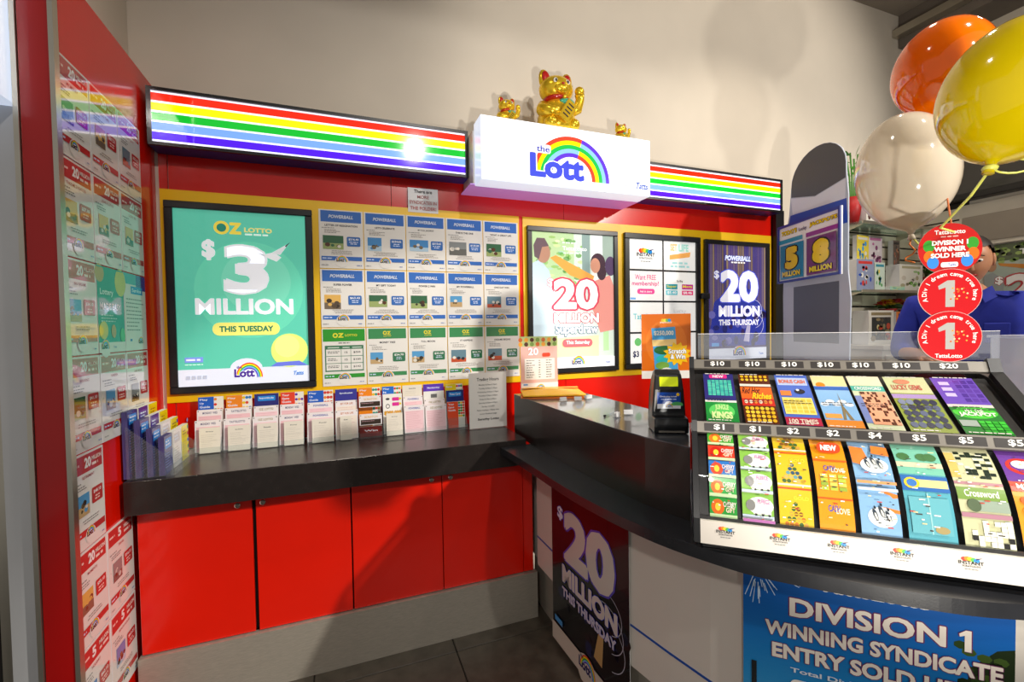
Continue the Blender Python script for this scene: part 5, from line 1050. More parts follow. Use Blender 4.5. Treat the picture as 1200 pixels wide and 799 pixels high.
# ================================================================== ROUND SIGNS AND BALLOONS
def disc_sign(u, d, z, r, label, draw, ry=None):
    o = Md @ Vector((u, d, z - r)); t = thing('round_sign', label, 'sign', o, DA, 'round red signs stacked at the screen')
    MB().lathe([(r, 0), (r, 0.002)], 40, Matrix.Translation((0, 0, r)) @ Euler((R(90), 0, 0)).to_matrix().to_4x4()).build('card', 'white_plastic', t)
    P = Print(); draw(P, r); P.build('print', 'gloss_print', t, (0, -0.0023, r))
def winner(P, r):
    P.disc(0, 0, r, '#c01c1a', n=40)
    for x, y, c in ((-0.72, 0.14, '#3a9a30'), (0.78, 0.18, '#3a9a30'), (-0.70, -0.28, '#e0701c'), (0.80, -0.22, '#e0701c'), (-0.58, -0.52, '#3a8ae0'), (0.60, -0.48, '#3a8ae0')):
        P.disc(r * x * 0.9, r * y, r * 0.19, c, r * 0.24, n=14)
    P.text('TattsLotto', -r * 0.48, r * 0.58, r * 0.48, r * 0.75, '#f4f0ee', 0.04); P.lines(-r * 0.4, r * 0.46, r * 0.4, 1, 0.01, r * 0.05, '#e8b0a8', 3, True)
    for i, s in enumerate(('DIVISION 1', 'WINNER', 'SOLD HERE')): P.ctext(s, 0, r * (0.25 - 0.25 * i), r * 0.19, '#f8f6f4', 0.05, r * 1.2)
    P.rrect(-r * 0.28, -r * 0.72, r * 0.26, r * -0.52, r * 0.07, '#f0eef0'); P.text('Tatts', -r * 0.06, -r * 0.68, r * 0.18, -r * 0.57, '#3a5ab0', 0.02)
def dream(foot):
    def d(P, r):
        P.disc(0, 0, r, '#e8b8b0', n=40); P.disc(0, 0, r * 0.985, '#c8141c', n=40); P.arctext('A Div 1 dream came true here', 0, 0, r * 0.72, r * 0.16, 200, -20, '#f8f2ee', 0.02)
        P.one(-r * 0.36, -r * 0.50, r * 0.16, r * 0.54, '#b4b0ac'); rn = random.Random(3); P.l += 1
        for i in range(16): P.disc(r * rn.uniform(0.0, 0.6), r * rn.uniform(-0.2, 0.25), r * 0.035, rn.choice(['#f0a040', '#e8602a', '#f4d0a0']), n=6, keep=True)
        if foot: P.text('TattsLotto', -r * 0.45, -r * 0.84, r * 0.40, -r * 0.68, '#f4f0ee', 0.03)
    return d
RD = 0.0685
disc_sign(0.645, 0.352, 0.736, RD, 'round red winner sign with printed balloons, top of the three', winner)
disc_sign(0.644, 0.348, 0.614, RD, 'round red sign with a silver number one, middle of the three', dream(False))
disc_sign(0.643, 0.344, 0.500, RD, 'round red sign with a silver number one, lowest of the three', dream(True))
def balloon(c, dh, dv, tilt, m, label, tail, ribbon_m):
    tip = Vector(c); t = thing('balloon', label, 'balloon', tip, 0.0, 'helium balloons over the counter')
    rr = dh / 2; pr = [(0.006, 0.0), (0.012, 0.012)]
    for i in range(1, 25):
        s = i / 24; a = math.pi * s; z = 0.012 + (dv - 0.012) * (1 - math.cos(a)) / 2
        wd = math.sin(a) * (0.78 + 0.22 * (1 - math.cos(a)) / 2) if s < 0.6 else math.sin(a) * 0.98
        wd = math.sin(a) ** (1.25 - 0.35 * s); pr.append((max(0.0005, rr * wd if i > 1 else 0.016), z))
    Mr = Euler(tilt).to_matrix().to_4x4()
    MB().lathe(pr, 40, Mr).build('skin', m, t, smooth=True)
    MB().lathe([(0.004, 0.004), (0.008, -0.004), (0.011, -0.016), (0.003, -0.015)], 14, Mr).build('neck_knot', m, t, smooth=True)
    p = [Vector((0, 0, -0.006))] + [Vector(q) - tip for q in tail]
    rb = MB(); w = Vector((0.004, -0.003, 0)); vs = []
    for q in p: vs += [q - w, q + w]
    rb.tube(p, 0.0028 if ribbon_m == 'yellow_ribbon' else 0.0022, 6); rb.build('ribbon', ribbon_m, t)
    return t
DT = Md @ Vector((0.66, 0.36, 0.80))
yt = balloon((2.113, -1.900, h(0.342)), 0.262, 0.335, (R(5), R(19), 0), 'balloon_yellow', 'glossy yellow balloon at the right edge, in front of the others', [(2.13, -1.86, h(0.29)), (2.20, -1.77, h(0.24)), (DT.x + 0.01, DT.y, DT.z - 0.02)], 'yellow_ribbon')
# bow on the yellow balloon
bw = MB(); bw.tube([Vector((0.008 + 0.035 * (1 - math.cos(a)) , -0.018 * (1 - math.cos(a)) , 0.016 * math.sin(a))) for a in [i * 2 * math.pi / 14 for i in range(15)]], 0.0022, 6); bw.ell((0, 0, -0.004), 0.014, 0.014, 0.009, 10, 6); bw.build('bow', 'yellow_ribbon', yt, smooth=True)
wt = balloon((2.420, -1.590, h(0.272)), 0.255, 0.368, (R(-2), R(-5), 0), 'balloon_white', 'pearl white balloon below the orange balloon', [(2.44, -1.60, h(0.24)), (2.42, -1.66, h(0.20)), (DT.x, DT.y + 0.004, DT.z - 0.015)], 'yellow_ribbon')
MB().tube([Vector((0.02 * math.cos(i * 1.3) * (i / 8), 0.02 * math.sin(i * 1.3) * (i / 8), -0.01 - 0.010 * i)) for i in range(9)], 0.0022, 5).build('curled_tail', 'petal_orange', wt, smooth=True)
balloon((2.615, -1.560, h(0.66)), 0.270, 0.318, (R(2), R(4), 0), 'balloon_orange', 'orange balloon behind the yellow and white balloons', [(2.60, -1.59, h(0.62)), (2.45, -1.66, h(0.40)), (DT.x - 0.004, DT.y + 0.004, DT.z - 0.01)], 'orange_string')

# ================================================================== STANDEE, BACK CABINETS, SHELVES
t = thing('back_cabinet', 'white back cabinet under the gift shelves', 'cabinet', (4.98, -0.18, 0))
MB().box(-0.55, 0.52, -0.17, 0.16, 0.0, h(-0.20)).build('body', 'white_panel', t); MB().box(-0.56, 0.53, -0.185, 0.165, h(-0.199), h(-0.165)).build('top', 'white_panel', t, bevel=0.003, seg=1)
for x in (-0.52, 0.0): MB().box(x, x + 0.48, -0.184, -0.1705, 0.1, h(-0.24)).build('door', 'white_panel', t, bevel=0.002, seg=1)
t = thing('printer_stand', 'dark low cabinet below the cardboard standee', 'cabinet', (3.40, -0.60, 0), R(-109))
MB().box(-0.36, 0.29, -0.16, 0.14, 0.0, h(-0.29)).build('body', 'black_plastic', t); MB().box(-0.37, 0.30, -0.17, 0.165, h(-0.289), h(-0.27)).build('top', 'black_ledge', t, bevel=0.002, seg=1)
# cardboard standee: a plain rounded cut-out in the same colours, with its strut
st = thing('cardboard_standee', 'tall cardboard standee with dark top and pale base on the low cabinet', 'standee', (3.345, -0.625, h(-0.2695)), R(-109.2))
outl = [(-0.29, 0.0), (0.26, 0.0), (0.27, 0.40), (0.25, 0.55), (0.25, 0.95), (0.235, 1.08)] + [(0.01 + 0.225 * math.cos(R(a)), 1.12 + 0.17 * math.sin(R(a))) for a in range(0, 181, 15)] + [(-0.235, 0.95), (-0.28, 0.80), (-0.295, 0.45)]
Mv = Euler((R(90), 0, 0)).to_matrix().to_4x4()
MB().prism(outl, -0.006, 0.0, Mv).build('board', 'board_grey', st)
P = Print(0.0001); P.poly(outl, '#b4bccc')
P.poly([(0.232, 1.04)] + [(0.01 + 0.222 * math.cos(R(a)), 1.12 + 0.168 * math.sin(R(a))) for a in range(0, 181, 12)] + [(-0.214, 1.06), (0.0, 1.01)], '#4a4a50'); P.poly([(-0.218, 1.055), (0.0, 1.005), (0.234, 1.035), (0.23, 0.93), (-0.20, 0.95)], '#d8dae6'); P.poly([(-0.22, 0.95), (0.24, 0.93), (0.248, 0.80), (-0.265, 0.80)], '#1f48b0')
P.rect(-0.19, 0.16, 0.19, 0.50, '#565c6c')
P.build('print', 'paper', st, (0, 0.0, 0), (1, 0, 0), (0, 0, 1)).location = (0, -0.0005, 0)
MB().add([(-0.05, 0.008, 0.9), (0.05, 0.008, 0.9), (0.05, 0.19, 0.0), (-0.05, 0.19, 0.0)], [(0, 1, 2, 3)]).build('strut', 'board_grey', st)
jb = thing('jackpot_board', 'white board of two jackpots, 5 and 8 million, fixed to the standee', 'sign', (3.305, -0.612, h(0.258)), R(-109.2)); Mj = Matrix()
W, H = 0.535, 0.357
MB().box(-W / 2, W / 2, -0.008, 0.0, 0, H, Mj).build('board', 'white_plastic', jb)
fr = MB()
for a, b, c, d in ((-W / 2, W / 2, 0, 0.014), (-W / 2, W / 2, H - 0.014, H), (-W / 2, -W / 2 + 0.014, 0.0142, H - 0.0142), (W / 2 - 0.014, W / 2, 0.0142, H - 0.0142)): fr.box(a, b, -0.016, -0.0082, c, d, Mj)
fr.build('frame', 'navy_and_led_sheen', jb)
P = Print(0.0001); P.rect(0, 0, W, H, '#eceef4'); P.text("TODAY'S", W * 0.07, H * 0.82, W * 0.34, H * 0.90, '#f0d420', 0.05, out='#1c1c28', ow=0.05); P.text('JACKPOTS', W * 0.55, H * 0.82, W * 0.95, H * 0.90, '#f0d420', 0.05, out='#1c1c28', ow=0.05); P.text('Lucky', W * 0.38, H * 0.80, W * 0.51, H * 0.88, '#2a2a6a', 0.02)
P.rect(W * 0.02, H * 0.68, W * 0.44, H * 0.75, '#2a98c0'); P.rect(W * 0.50, H * 0.68, W * 0.98, H * 0.75, '#8a2a98')
for x0, x1, c, s in ((0.05, 0.46, '#2486b0', '5'), (0.52, 0.95, '#6a2a78', '8')):
    P.rect(W * x0, H * 0.06, W * x1, H * 0.65, c); P.text(s, W * (x0 + 0.09), H * 0.22, W * (x1 - 0.09), H * 0.60, '#f0cc20', 0.09, out='#14141c', ow=0.05); P.text('MILLION', W * (x0 + 0.05), H * 0.10, W * (x1 - 0.05), H * 0.19, '#f0d838', 0.05, out='#14141c', ow=0.04)
P.build('print', 'gloss_print', jb, Mj @ Vector((-W / 2, -0.0084, 0)), Mj.to_3x3() @ Vector((1, 0, 0)), Mj.to_3x3() @ Vector((0, 0, 1)))

# slatwall
sw = thing('slatwall', 'cream slatted display wall behind the counter', 'slatwall', (4.98, 0.018, h(-0.16)))
MB().box(-0.75, 0.565, -0.012, -0.001, 0, 1.30).build('backing', 'grout', sw)
for i in range(13): MB().box(-0.75, 0.565, -0.024, -0.0125, i * 0.1, i * 0.1 + 0.088).build('slat', 'slat_cream', sw, bevel=0.002, seg=1)
sw2 = thing('slatwall', 'cream slatted wall on the far right side behind the person', 'slatwall', (5.548, -0.17, h(-0.16)))
MB().box(-0.012, -0.001, -0.16, 0.14, 0, 1.14).build('backing', 'grout', sw2)
for i in range(11): MB().box(-0.024, -0.0125, -0.16, 0.14, i * 0.1, i * 0.1 + 0.088).build('slat', 'slat_cream', sw2, bevel=0.002, seg=1)
for z, lab in ((0.745, 'upper glass gift shelf on the slatwall'), (0.235, 'lower glass gift shelf on the slatwall')):
    t = thing('glass_shelf', lab, 'shelf', (4.84, -0.13, h(z)))
    MB().box(-0.46, 0.54, -0.11, 0.122, 0, 0.012).build('pane', 'shelf_glass', t)
    MB().box(-0.46, 0.54, -0.118, -0.1105, -0.004, 0.016).build('edge_strip', 'alu', t)
    for x in (-0.40, 0.36): MB().side([(0.122, -0.06), (0.122, -0.0005), (-0.08, -0.0005)], x, x + 0.006).build('bracket', 'alu', t)
def gift_box(x, y, z, w, d, hh, rz, label, bgc, cs, seed, window=False):
    t = thing('gift_box', label, 'box', (x, y, z), rz, 'boxed gifts on the shelves')
    MB().box(-w / 2, w / 2, -d / 2, d / 2, 0, hh).build('carton', 'white_plastic', t, bevel=0.002, seg=1)
    P = Print(0.0001); rn = random.Random(seed); P.rect(-w / 2, 0, w / 2, hh, bgc)
    if window: P.rect(-w * 0.38, hh * 0.12, w * 0.38, hh * 0.80, '#2c2a2c')
    P.l += 1
    for i in range(14): P.disc(w * rn.uniform(-0.36, 0.36), hh * rn.uniform(0.15, 0.75), w * rn.uniform(0.04, 0.11), rn.choice(cs), hh * rn.uniform(0.04, 0.10), n=8, keep=True)
    P.rect(-w * 0.4, hh * 0.85, w * 0.4, hh * 0.94, rn.choice(cs)); P.build('print', 'gloss_print', t, (0, -d / 2 - 0.0006, 0))
Z1 = h(0.745) + 0.0125; Z2 = h(0.235) + 0.0125; Z0 = h(-0.165) + 0.0005
gift_box(4.62, -0.12, Z1, 0.22, 0.14, 0.34, 0, 'white carton with red window print on the upper shelf', '#e4e0d8', ['#c0403a', '#8a3a34', '#d8c8b8', '#5a3a38'], 1)
gift_box(4.80, -0.13, Z1, 0.10, 0.10, 0.25, 0, 'slim pale carton with green dots on the upper shelf', '#ecebe4', ['#3a9a48', '#d83a3a', '#e8b83a'], 2)
gift_box(4.93, -0.13, Z1, 0.13, 0.10, 0.17, 0, 'small carton with green and orange print on the upper shelf', '#d8dcc8', ['#3a8a38', '#e8902a', '#2a5a2a'], 3)
gift_box(4.625, -0.08, h(0.47), 0.17, 0.03, 0.22, 0.1, 'yellow and blue hanging card pack on the slatwall', '#e8d040', ['#4aa0d0', '#e8e4d8', '#3a70b0'], 4)
gift_box(4.82, -0.05, h(0.47), 0.17, 0.04, 0.23, 0, 'purple and white hanging toy pack on the slatwall', '#d8ccd4', ['#8a4a7a', '#b86a9a', '#e8dce4', '#6a3a5a'], 5)
gift_box(5.09, -0.05, h(0.46), 0.085, 0.04, 0.22, 0, 'narrow brown hanging pack on the slatwall', '#6a5a54', ['#c88a6a', '#2c2a30', '#a86a5a'], 6)
gift_box(4.52, -0.12, Z2, 0.20, 0.12, 0.24, 0, 'blue and red toy carton at the left end of the lower shelf', '#8a94b4', ['#c83a3a', '#2a4ab0', '#e8e4e0', '#3a3a58'], 7)
gift_box(4.69, -0.13, Z2, 0.12, 0.10, 0.22, 0, 'pale teal and yellow carton on the lower shelf', '#c8d8cc', ['#e8c83a', '#3a8aa0', '#4a9a58'], 8)
gift_box(4.845, -0.155, Z2, 0.18, 0.12, 0.035, 0, 'flat mint green box lying on the lower shelf', '#a8d8c4', ['#d8e8a0', '#78c0b0'], 9)
gift_box(5.10, -0.12, Z2, 0.30, 0.10, 0.22, 0, 'wide white gift box with green drawings on the lower shelf', '#ece9e0', ['#8ac060', '#d8d0c4', '#b8b090', '#a0c888'], 10)
gift_box(4.66, -0.15, Z0, 0.30, 0.12, 0.26, 0, 'large window toy box with blue tag on the back cabinet', '#dcd8d0', ['#8a7a5a', '#d8c890', '#5a4a3a', '#b8402a'], 11, True)
gift_box(4.98, -0.15, Z0, 0.28, 0.12, 0.25, 0, 'orange-framed window toy box on the back cabinet', '#d8782a', ['#8a5a90', '#d8c040', '#3a2a2a', '#c84a3a'], 12, True)
gift_box(5.21, -0.15, Z0, 0.12, 0.12, 0.24, 0, 'white window toy box at the end of the back cabinet', '#e4e0d8', ['#5a5a60', '#c8a878', '#3a3a3a'], 13, True)
# flowers
def petals(mb, c, n, r, lift, wd, ph=0.0):
    for i in range(n):
        a = ph + 2 * math.pi * i / n; d = Vector((math.cos(a), math.sin(a), 0)); s = Vector((-d.y, d.x, 0)); up_ = Vector((0, 0, 1)); c_ = Vector(c)
        mb.add([c_, c_ + d * r * 0.5 + s * wd + up_ * lift, c_ + d * r + up_ * lift * 0.8, c_ + d * r * 0.5 - s * wd + up_ * lift], [(0, 1, 2), (0, 2, 3)])
def bouquet(x, y, z, label, cols_, seed, n, spread, height, cat='flowers'):
    rn = random.Random(seed); t = thing('flower_bunch', label, cat, (x, y, z), rn.uniform(0, 6))
    MB().lathe([(0.035, 0), (0.05, 0.01), (0.06, height * 0.35), (0.05, height * 0.36)], 14).build('wrap', rn.choice(['petal_red', 'leaf_dark']), t, smooth=True)
    for i in range(n):
        p = Vector((rn.uniform(-spread, spread), rn.uniform(-spread, spread), height * rn.uniform(0.6, 1.0)))
        MB().tube([(0, 0, height * 0.3), p * 0.6 + Vector((0, 0, height * 0.1)), p], 0.003, 5).build('stem', 'leaf', t)
        f = MB(); petals(f, p, 6, 0.06, 0.02, 0.018, rn.random()); petals(f, p + Vector((0, 0, 0.004)), 5, 0.04, 0.03, 0.014, rn.random()); f.build('flower', cols_[i % len(cols_)], t)
    for i in range(8):
        a = rn.uniform(0, 6.28); d = Vector((math.cos(a), math.sin(a), 0)); s = Vector((-d.y, d.x, 0)) * 0.018; b0 = Vector((0, 0, height * rn.uniform(0.3, 0.6))); L = rn.uniform(0.08, 0.14)
        MB().add([b0, b0 + d * L * 0.5 + s + Vector((0, 0, 0.03)), b0 + d * L, b0 + d * L * 0.5 - s + Vector((0, 0, 0.03))], [(0, 1, 2), (0, 2, 3)]).build('leaf', rn.choice(['leaf', 'leaf_dark']), t)
bouquet(5.37, -0.13, Z2, 'bunch of yellow lilies with dark leaves at the shelf end', ['petal_yellow', 'petal_yellow', 'petal_red'], 1, 9, 0.06, 0.36)
bouquet(5.41, -0.24, Z0, 'yellow and red flower bunch at the right of the shelves', ['petal_yellow', 'petal_red'], 5, 9, 0.045, 0.32)
bouquet(4.90, -0.12, h(0.085), 'dark red flower arrangement under the lower shelf', ['petal_red', 'petal_yellow', 'petal_red'], 2, 8, 0.07, 0.075)
bouquet(5.14, -0.12, h(0.08), 'red gerberas with a yellow lily under the lower shelf', ['petal_red', 'petal_red', 'petal_yellow'], 3, 8, 0.07, 0.075)
# lucky bamboo on the top shelf
t = thing('bamboo_plant', 'leafy green plant in a red pot standing on the upper shelf', 'plant', (4.44, -0.14, Z1))
MB().lathe([(0.035, 0), (0.05, 0.10), (0.055, 0.20), (0.045, 0.20), (0.04, 0.19)], 16).build('pot', 'petal_red', t, smooth=True)
rn = random.Random(8)
for i in range(4):
    x = -0.03 + 0.02 * i; MB().tube([(x, 0, 0.19), (x * 1.5, 0, 0.36), (x * 2.2, 0.01, 0.50 + 0.04 * (i % 2))], 0.006, 6).build('stalk', 'leaf', t)
    for j in range(4):
        b0 = Vector((x * 1.8, 0, 0.36 + 0.05 * j)); a = rn.uniform(0, 6.28); d = Vector((math.cos(a), 0.4 * math.sin(a), 0.25)).normalized(); s = Vector((-d.z, 0, d.x)) * 0.016; L = rn.uniform(0.12, 0.2)
        MB().add([b0, b0 + d * L * 0.45 + s, b0 + d * L + Vector((0, 0, -0.02)), b0 + d * L * 0.45 - s], [(0, 1, 2), (0, 2, 3)]).build('leaf', rn.choice(['leaf', 'leaf_dark']), t)
# television and far poster on the right wall
t = thing('wall_television', 'large dark television high on the right wall behind the balloons', 'television', (5.50, -1.10, h(0.97)))
MB().box(-0.06, 0.045, -1.3, 0.90, 0.0, 1.05).build('casing', 'tv_black', t, bevel=0.008); MB().box(-0.0625, -0.0605, -1.27, 0.87, 0.05, 1.02).build('panel', 'screen_off', t)
P = Print(); P.text('PANEL', 0, 0, 0.07, 0.012, '#c8c8c8', 0.02)
t2 = thing('wall_fascia', 'beige panelled fascia under the television', 'wall panel', (5.54, -1.0, h(0.60)))
MB().box(-0.02, 0.005, -1.2, 0.72, 0.0, 0.34).build('panel', 'wall_cream', t2)
for y in (0.70, -0.30): MB().box(-0.028, -0.0205, y - 0.98, y, 0.03, 0.24).build('inset_board', 'bulkhead' if False else 'ceiling', t2, bevel=0.003, seg=1)
t = thing('far_poster', 'second two-person 20 million poster on the wall behind the person', 'poster', (5.535, -0.43, h(-0.33)), R(-90)); W, H = 0.66, 0.92
MB().box(0, W, 0.0, 0.008, 0, H).build('backing', 'black_frame', t)
P = Print(0.0001); P.rect(0, 0, W, H, '#a8b4a8'); P.rect(0, H * 0.86, W, H, '#4a5a3a'); rn = random.Random(9); P.l += 1
for i in range(70): P.disc(W * rn.uniform(0.02, 0.98), H * rn.uniform(0.84, 0.99), W * 0.03, rn.choice(['#6a8a3a', '#3a4a2a', '#98b060', '#2c3420']), H * 0.015, n=7, keep=True)
P.text('TattsLotto', W * 0.30, H * 0.90, W * 0.75, H * 0.945, '#f4f4f0', 0.03)
P.poly([(W * 0.0, H * 0.45), (W * 0.16, H * 0.45), (W * 0.18, H * 0.70), (W * 0.08, H * 0.77), (0, H * 0.75)], '#9aa0a0'); P.disc(W * 0.05, H * 0.84, W * 0.055, '#2c2420', H * 0.06); P.disc(W * 0.07, H * 0.82, W * 0.04, '#b8866a', H * 0.045)
P.poly([(W * 0.12, H * 0.845), (W * 0.55, H * 0.79), (W * 0.55, H * 0.74), (W * 0.14, H * 0.82)], '#c8802a')
P.text('$', W * 0.10, H * 0.66, W * 0.17, H * 0.73, '#ffffff', 0.03, out='#b8383a', ow=0.04); P.text('20', W * 0.19, H * 0.52, W * 0.72, H * 0.74, '#f4f0ee', 0.045, out='#b8383a', ow=0.04); P.text('MILLION', W * 0.22, H * 0.40, W * 0.8, H * 0.49, '#f4f0ee', 0.045, out='#b8383a', ow=0.04)
P.build('print', 'gloss_print', t, (0, -0.0004, 0))
# translucent tub with a taped page at the right end
t = thing('plastic_tub', 'translucent plastic tub with a taped page right of the display', 'tub', (2.62, -1.86, LT + 0.001), R(-28))
for a, b, c, d in ((-0.02, 0.36, -0.002, 0.002), (-0.02, 0.36, 0.216, 0.22), (-0.02, -0.016, 0.0022, 0.2158), (0.356, 0.36, 0.0022, 0.2158)): MB().box(a, b, c, d, 0.003, 0.505).build('wall', 'tub_plastic', t)
MB().box(-0.02, 0.36, -0.002, 0.22, 0, 0.0028).build('floor_plate', 'tub_plastic', t); MB().box(-0.026, 0.366, -0.008, 0.226, 0.506, 0.514).build('rim', 'tub_plastic', t)
MB().box(-0.015, 0.15, -0.0045, -0.0025, 0.43, 0.503).build('taped_page', 'white_plastic', t)
for k, (x, c) in enumerate(((0.06, 'petal_red'), (0.15, 'dark_cloth'), (0.26, 'petal_red'))): MB().box(x, x + 0.07, 0.05 + 0.02 * k, 0.19, 0.004, 0.18 + 0.05 * k).build('contents', c, t)

# ================================================================== THE PERSON BEHIND THE COUNTER
struct('floor_platform', MB().box(3.25, 5.2, -1.95, -0.955, 0.0, 0.16), 'grout')
def skin_mesh(name, nodes, edges, m, sub=2):
    """nodes: {key: ((x,y,z), rx, ry)}; first key is the root"""
    ks = list(nodes); me = bpy.data.meshes.new(name); me.from_pydata([nodes[k][0] for k in ks], [(ks.index(a), ks.index(b)) for a, b in edges], [])
    o = bpy.data.objects.new(name, me); col.objects.link(o); md = o.modifiers.new('skin', 'SKIN'); md.use_smooth_shade = True
    lay = me.skin_vertices[0] if me.skin_vertices else None
    if lay is None:
        bpy.context.view_layer.objects.active = o
    for i, k in enumerate(ks):
        sv_ = me.skin_vertices[0].data[i]; sv_.radius = (nodes[k][1], nodes[k][2] if len(nodes[k]) > 2 else nodes[k][1]); sv_.use_root = (i == 0)
    s = o.modifiers.new('sub', 'SUBSURF'); s.levels = sub; s.render_levels = sub
    dg = bpy.context.evaluated_depsgraph_get(); ev = o.evaluated_get(dg); out = bpy.data.meshes.new_from_object(ev)
    vs = [v.co.copy() for v in out.vertices]; fs = [tuple(p.vertices) for p in out.polygons]
    bpy.data.objects.remove(o); bpy.data.meshes.remove(out)
    return vs, fs
# the person faces local -Y, origin between the feet
pr = thing('person', 'person in a blue work shirt leaning on the till desk behind the screen', 'person', (3.81, -1.115, 0.1605), R(-66))
SH = 1.40
body = MB()
N = {'pel': ((0, 0.02, 0.93), 0.15, 0.11), 'wst': ((0, 0.02, 1.08), 0.145, 0.105), 'chs': ((0, 0.0, 1.27), 0.165, 0.115), 'nkb': ((0, 0.0, 1.43), 0.085, 0.08), 'nck': ((0, -0.02, 1.52), 0.055, 0.058),
     'hp1': ((-0.10, 0.02, 0.86), 0.095, 0.095), 'kn1': ((-0.11, -0.01, 0.48), 0.06, 0.065), 'an1': ((-0.11, 0.02, 0.09), 0.04, 0.042), 'tt1': ((-0.12, -0.14, 0.04), 0.035, 0.03),
     'hp2': ((0.10, 0.02, 0.86), 0.095, 0.095), 'kn2': ((0.11, -0.01, 0.48), 0.06, 0.065), 'an2': ((0.11, 0.02, 0.09), 0.04, 0.042), 'tt2': ((0.12, -0.14, 0.04), 0.035, 0.03)}
E_ = [('pel', 'wst'), ('wst', 'chs'), ('chs', 'nkb'), ('nkb', 'nck'), ('pel', 'hp1'), ('hp1', 'kn1'), ('kn1', 'an1'), ('an1', 'tt1'), ('pel', 'hp2'), ('hp2', 'kn2'), ('kn2', 'an2'), ('an2', 'tt2')]
arms = {-1: ((-0.215, 0.0, 1.385), (-0.262, -0.05, 1.14), (-0.165, -0.235, 1.140), (-0.135, -0.285, 1.132)), 1: ((0.215, 0.0, 1.385), (0.275, -0.04, 1.13), (0.215, -0.24, 1.140), (0.19, -0.29, 1.132))}
for s, (sh, el, wr, pm) in arms.items():
    k = 'a' if s < 0 else 'b'
    N[k + 's'] = (sh, 0.066, 0.066); N[k + 'm'] = (tuple((sh[i] + el[i]) / 2 for i in range(3)), 0.052, 0.055); N[k + 'e'] = (el, 0.042, 0.044); N[k + 'f'] = (tuple(el[i] * 0.6 + wr[i] * 0.4 for i in range(3)), 0.042, 0.040); N[k + 'w'] = (wr, 0.027, 0.022); N[k + 'p'] = (pm, 0.038, 0.017)
    E_ += [('chs', k + 's'), (k + 's', k + 'm'), (k + 'm', k + 'e'), (k + 'e', k + 'f'), (k + 'f', k + 'w'), (k + 'w', k + 'p')]
body.add(*skin_mesh('b', N, E_, 'skin'))
for s, (sh, el, wr, pm) in arms.items():
    d = (Vector(pm) - Vector(wr)).normalized(); sd = Vector((d.y, -d.x, 0)) * (1 if s > 0 else -1); dn = Vector((0, 0, -1))
    for q, (off, ln) in enumerate(((-0.028, 0.070), (-0.010, 0.080), (0.009, 0.075), (0.027, 0.058))):
        p0 = Vector(pm) + sd * off + d * 0.012; F = {'0': (tuple(p0), 0.009, 0.008), '1': (tuple(p0 + d * ln * 0.42 + dn * 0.001), 0.0088, 0.0078), '2': (tuple(p0 + d * ln * 0.75 + dn * 0.006), 0.008, 0.007), '3': (tuple(p0 + d * ln + dn * 0.013), 0.0065, 0.006)}
        body.add(*skin_mesh('f', F, [('0', '1'), ('1', '2'), ('2', '3')], 'skin', 1))
    p0 = Vector(pm) - d * 0.012 - sd * 0.03; F = {'0': (tuple(p0 + sd * 0.012), 0.011, 0.010), '1': (tuple(p0 - sd * 0.022 + d * 0.022), 0.010, 0.009), '2': (tuple(p0 - sd * 0.028 + d * 0.050 + dn * 0.004), 0.008, 0.007)}
    body.add(*skin_mesh('t', F, [('0', '1'), ('1', '2')], 'skin', 1))
# head: tilted down, looking at the desk
Mh = Matrix.Translation((0, -0.055, 1.615)) @ Matrix.Rotation(R(14), 4, 'X')
hv = MB().ell((0, 0, 0.0), 0.078, 0.098, 0.118, 28, 20)
vs = []
for p in hv.v:
    q = p.copy(); k = max(0.0, (-p.z - 0.02) / 0.10); q.x *= 1 - 0.30 * k; q.y = q.y * (1 - 0.12 * k) - 0.012 * k
    if p.y < 0: q.y *= 0.94
    if p.y < -0.06 and abs(p.x) < 0.05: q.y += 0.010 * math.exp(-((p.z - 0.012) / 0.016) ** 2) * (1 if abs(p.x) > 0.012 else 0)
    vs.append(q)
body.add(vs, hv.f, Mh)
body.tube([Mh @ Vector(v_) for v_ in ((0, -0.090, 0.020), (0, -0.104, -0.006), (0, -0.112, -0.026), (0, -0.094, -0.032))], [0.008, 0.010, 0.014, 0.008], 8)
for s in (-1, 1): body.ell((s * 0.079, 0.008, 0.0), 0.010, 0.020, 0.032, 10, 8, Mh)
bo = body.build('body', 'skin', pr, smooth=True)
for s in (-1, 1):
    e = MB().ell((s * 0.030, -0.083, 0.014), 0.013, 0.008, 0.008, 10, 8, Mh).build('eye', 'white_paint', pr, smooth=True)
    MB().ell((s * 0.030, -0.0895, 0.012), 0.006, 0.003, 0.006, 8, 6, Mh).build('iris', 'black_paint', e)
    MB().tube([Mh @ Vector(v_) for v_ in ((s * 0.014, -0.094, 0.034), (s * 0.030, -0.092, 0.040), (s * 0.047, -0.080, 0.034))], [0.003, 0.0035, 0.002], 6).build('eyebrow', 'hair', pr)
MB().tube([Mh @ Vector(v_) for v_ in ((-0.024, -0.082, -0.060), (-0.010, -0.092, -0.057), (0, -0.093, -0.059), (0.010, -0.092, -0.057), (0.024, -0.082, -0.060))], [0.003, 0.006, 0.006, 0.006, 0.003], 6).build('lips', 'red_paint', pr, smooth=True)
hr = MB().ell((0, 0.012, 0.022), 0.086, 0.100, 0.110, 28, 18); keep = []
for f in hr.f:
    c = sum((hr.v[i] for i in f), Vector()) / len(f)
    if c.z > 0.055 - 0.55 * max(0, c.y + 0.02) and not (c.y < -0.03 and c.z < 0.07): keep.append(f)
hr.f = keep; hr.m = [0] * len(keep); hr.v = [Mh @ v_ for v_ in hr.v]; hr.build('hair', 'hair', pr, smooth=True)
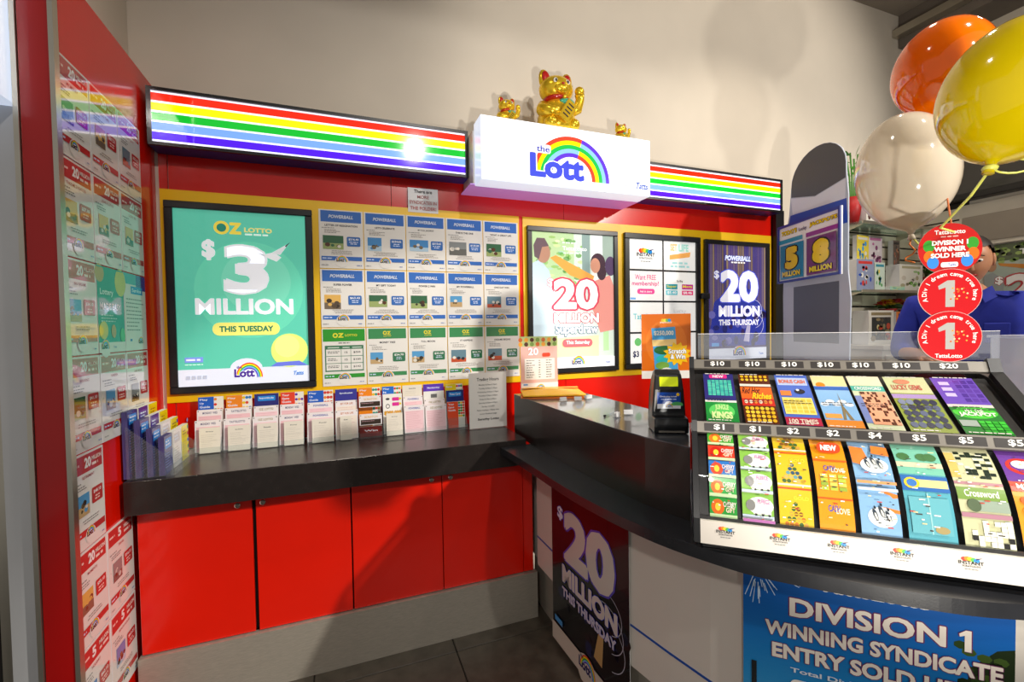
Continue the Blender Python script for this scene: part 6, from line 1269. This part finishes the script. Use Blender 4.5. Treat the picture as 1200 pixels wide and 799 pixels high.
# shirt, sleeves to the elbow, trousers, shoes
S = {'0': ((0, 0.02, 0.90), 0.172, 0.132), '1': ((0, 0.02, 1.08), 0.168, 0.128), '2': ((0, 0.0, 1.27), 0.190, 0.138), '3': ((0, 0.0, 1.42), 0.115, 0.100), '4': ((0, -0.008, 1.475), 0.074, 0.074)}
SE = [('0', '1'), ('1', '2'), ('2', '3'), ('3', '4')]
for s, (sh, el, wr, pm) in arms.items():
    k = 'a' if s < 0 else 'b'; S[k + 's'] = (sh, 0.088, 0.086); S[k + 'm'] = (tuple((sh[i] + el[i]) / 2 for i in range(3)), 0.072, 0.074); S[k + 'e'] = (el, 0.064, 0.066); S[k + 'c'] = (tuple(el[i] * 0.72 + wr[i] * 0.28 for i in range(3)), 0.058, 0.058)
    SE += [('2', k + 's'), (k + 's', k + 'm'), (k + 'm', k + 'e'), (k + 'e', k + 'c')]
mb = MB().add(*skin_mesh('s', S, SE, 'blue_cloth')); shirt = mb.build('shirt', 'blue_cloth', pr, smooth=True)
for s in (-1, 1):
    MB().add([(s * 0.03, -0.105, 1.455), (s * 0.075, -0.075, 1.485), (s * 0.095, -0.09, 1.43), (s * 0.05, -0.125, 1.40)], [(0, 1, 2, 3), (3, 2, 1, 0)]).build('collar', 'blue_cloth', shirt)
    MB().box(s * 0.09 - 0.045, s * 0.09 + 0.045, -0.152, -0.140, 1.20, 1.30).build('chest_pocket', 'blue_cloth', shirt, bevel=0.005)
T = {'0': ((0, 0.02, 0.93), 0.165, 0.125), '1': ((-0.10, 0.02, 0.84), 0.108, 0.108), '2': ((-0.11, -0.01, 0.48), 0.078, 0.080), '3': ((-0.11, 0.02, 0.08), 0.065, 0.070), '4': ((0.10, 0.02, 0.84), 0.108, 0.108), '5': ((0.11, -0.01, 0.48), 0.078, 0.080), '6': ((0.11, 0.02, 0.08), 0.065, 0.070)}
MB().add(*skin_mesh('t', T, [('0', '1'), ('1', '2'), ('2', '3'), ('0', '4'), ('4', '5'), ('5', '6')], 'dark_cloth')).build('trousers', 'dark_cloth', pr, smooth=True)
for s in (-1, 1): MB().box(s * 0.12 - 0.05, s * 0.12 + 0.05, -0.20, 0.08, 0.0005, 0.075).build('shoe', 'black_plastic', pr, bevel=0.02)

bpy.data.objects.remove(_to); bpy.data.curves.remove(_tc)
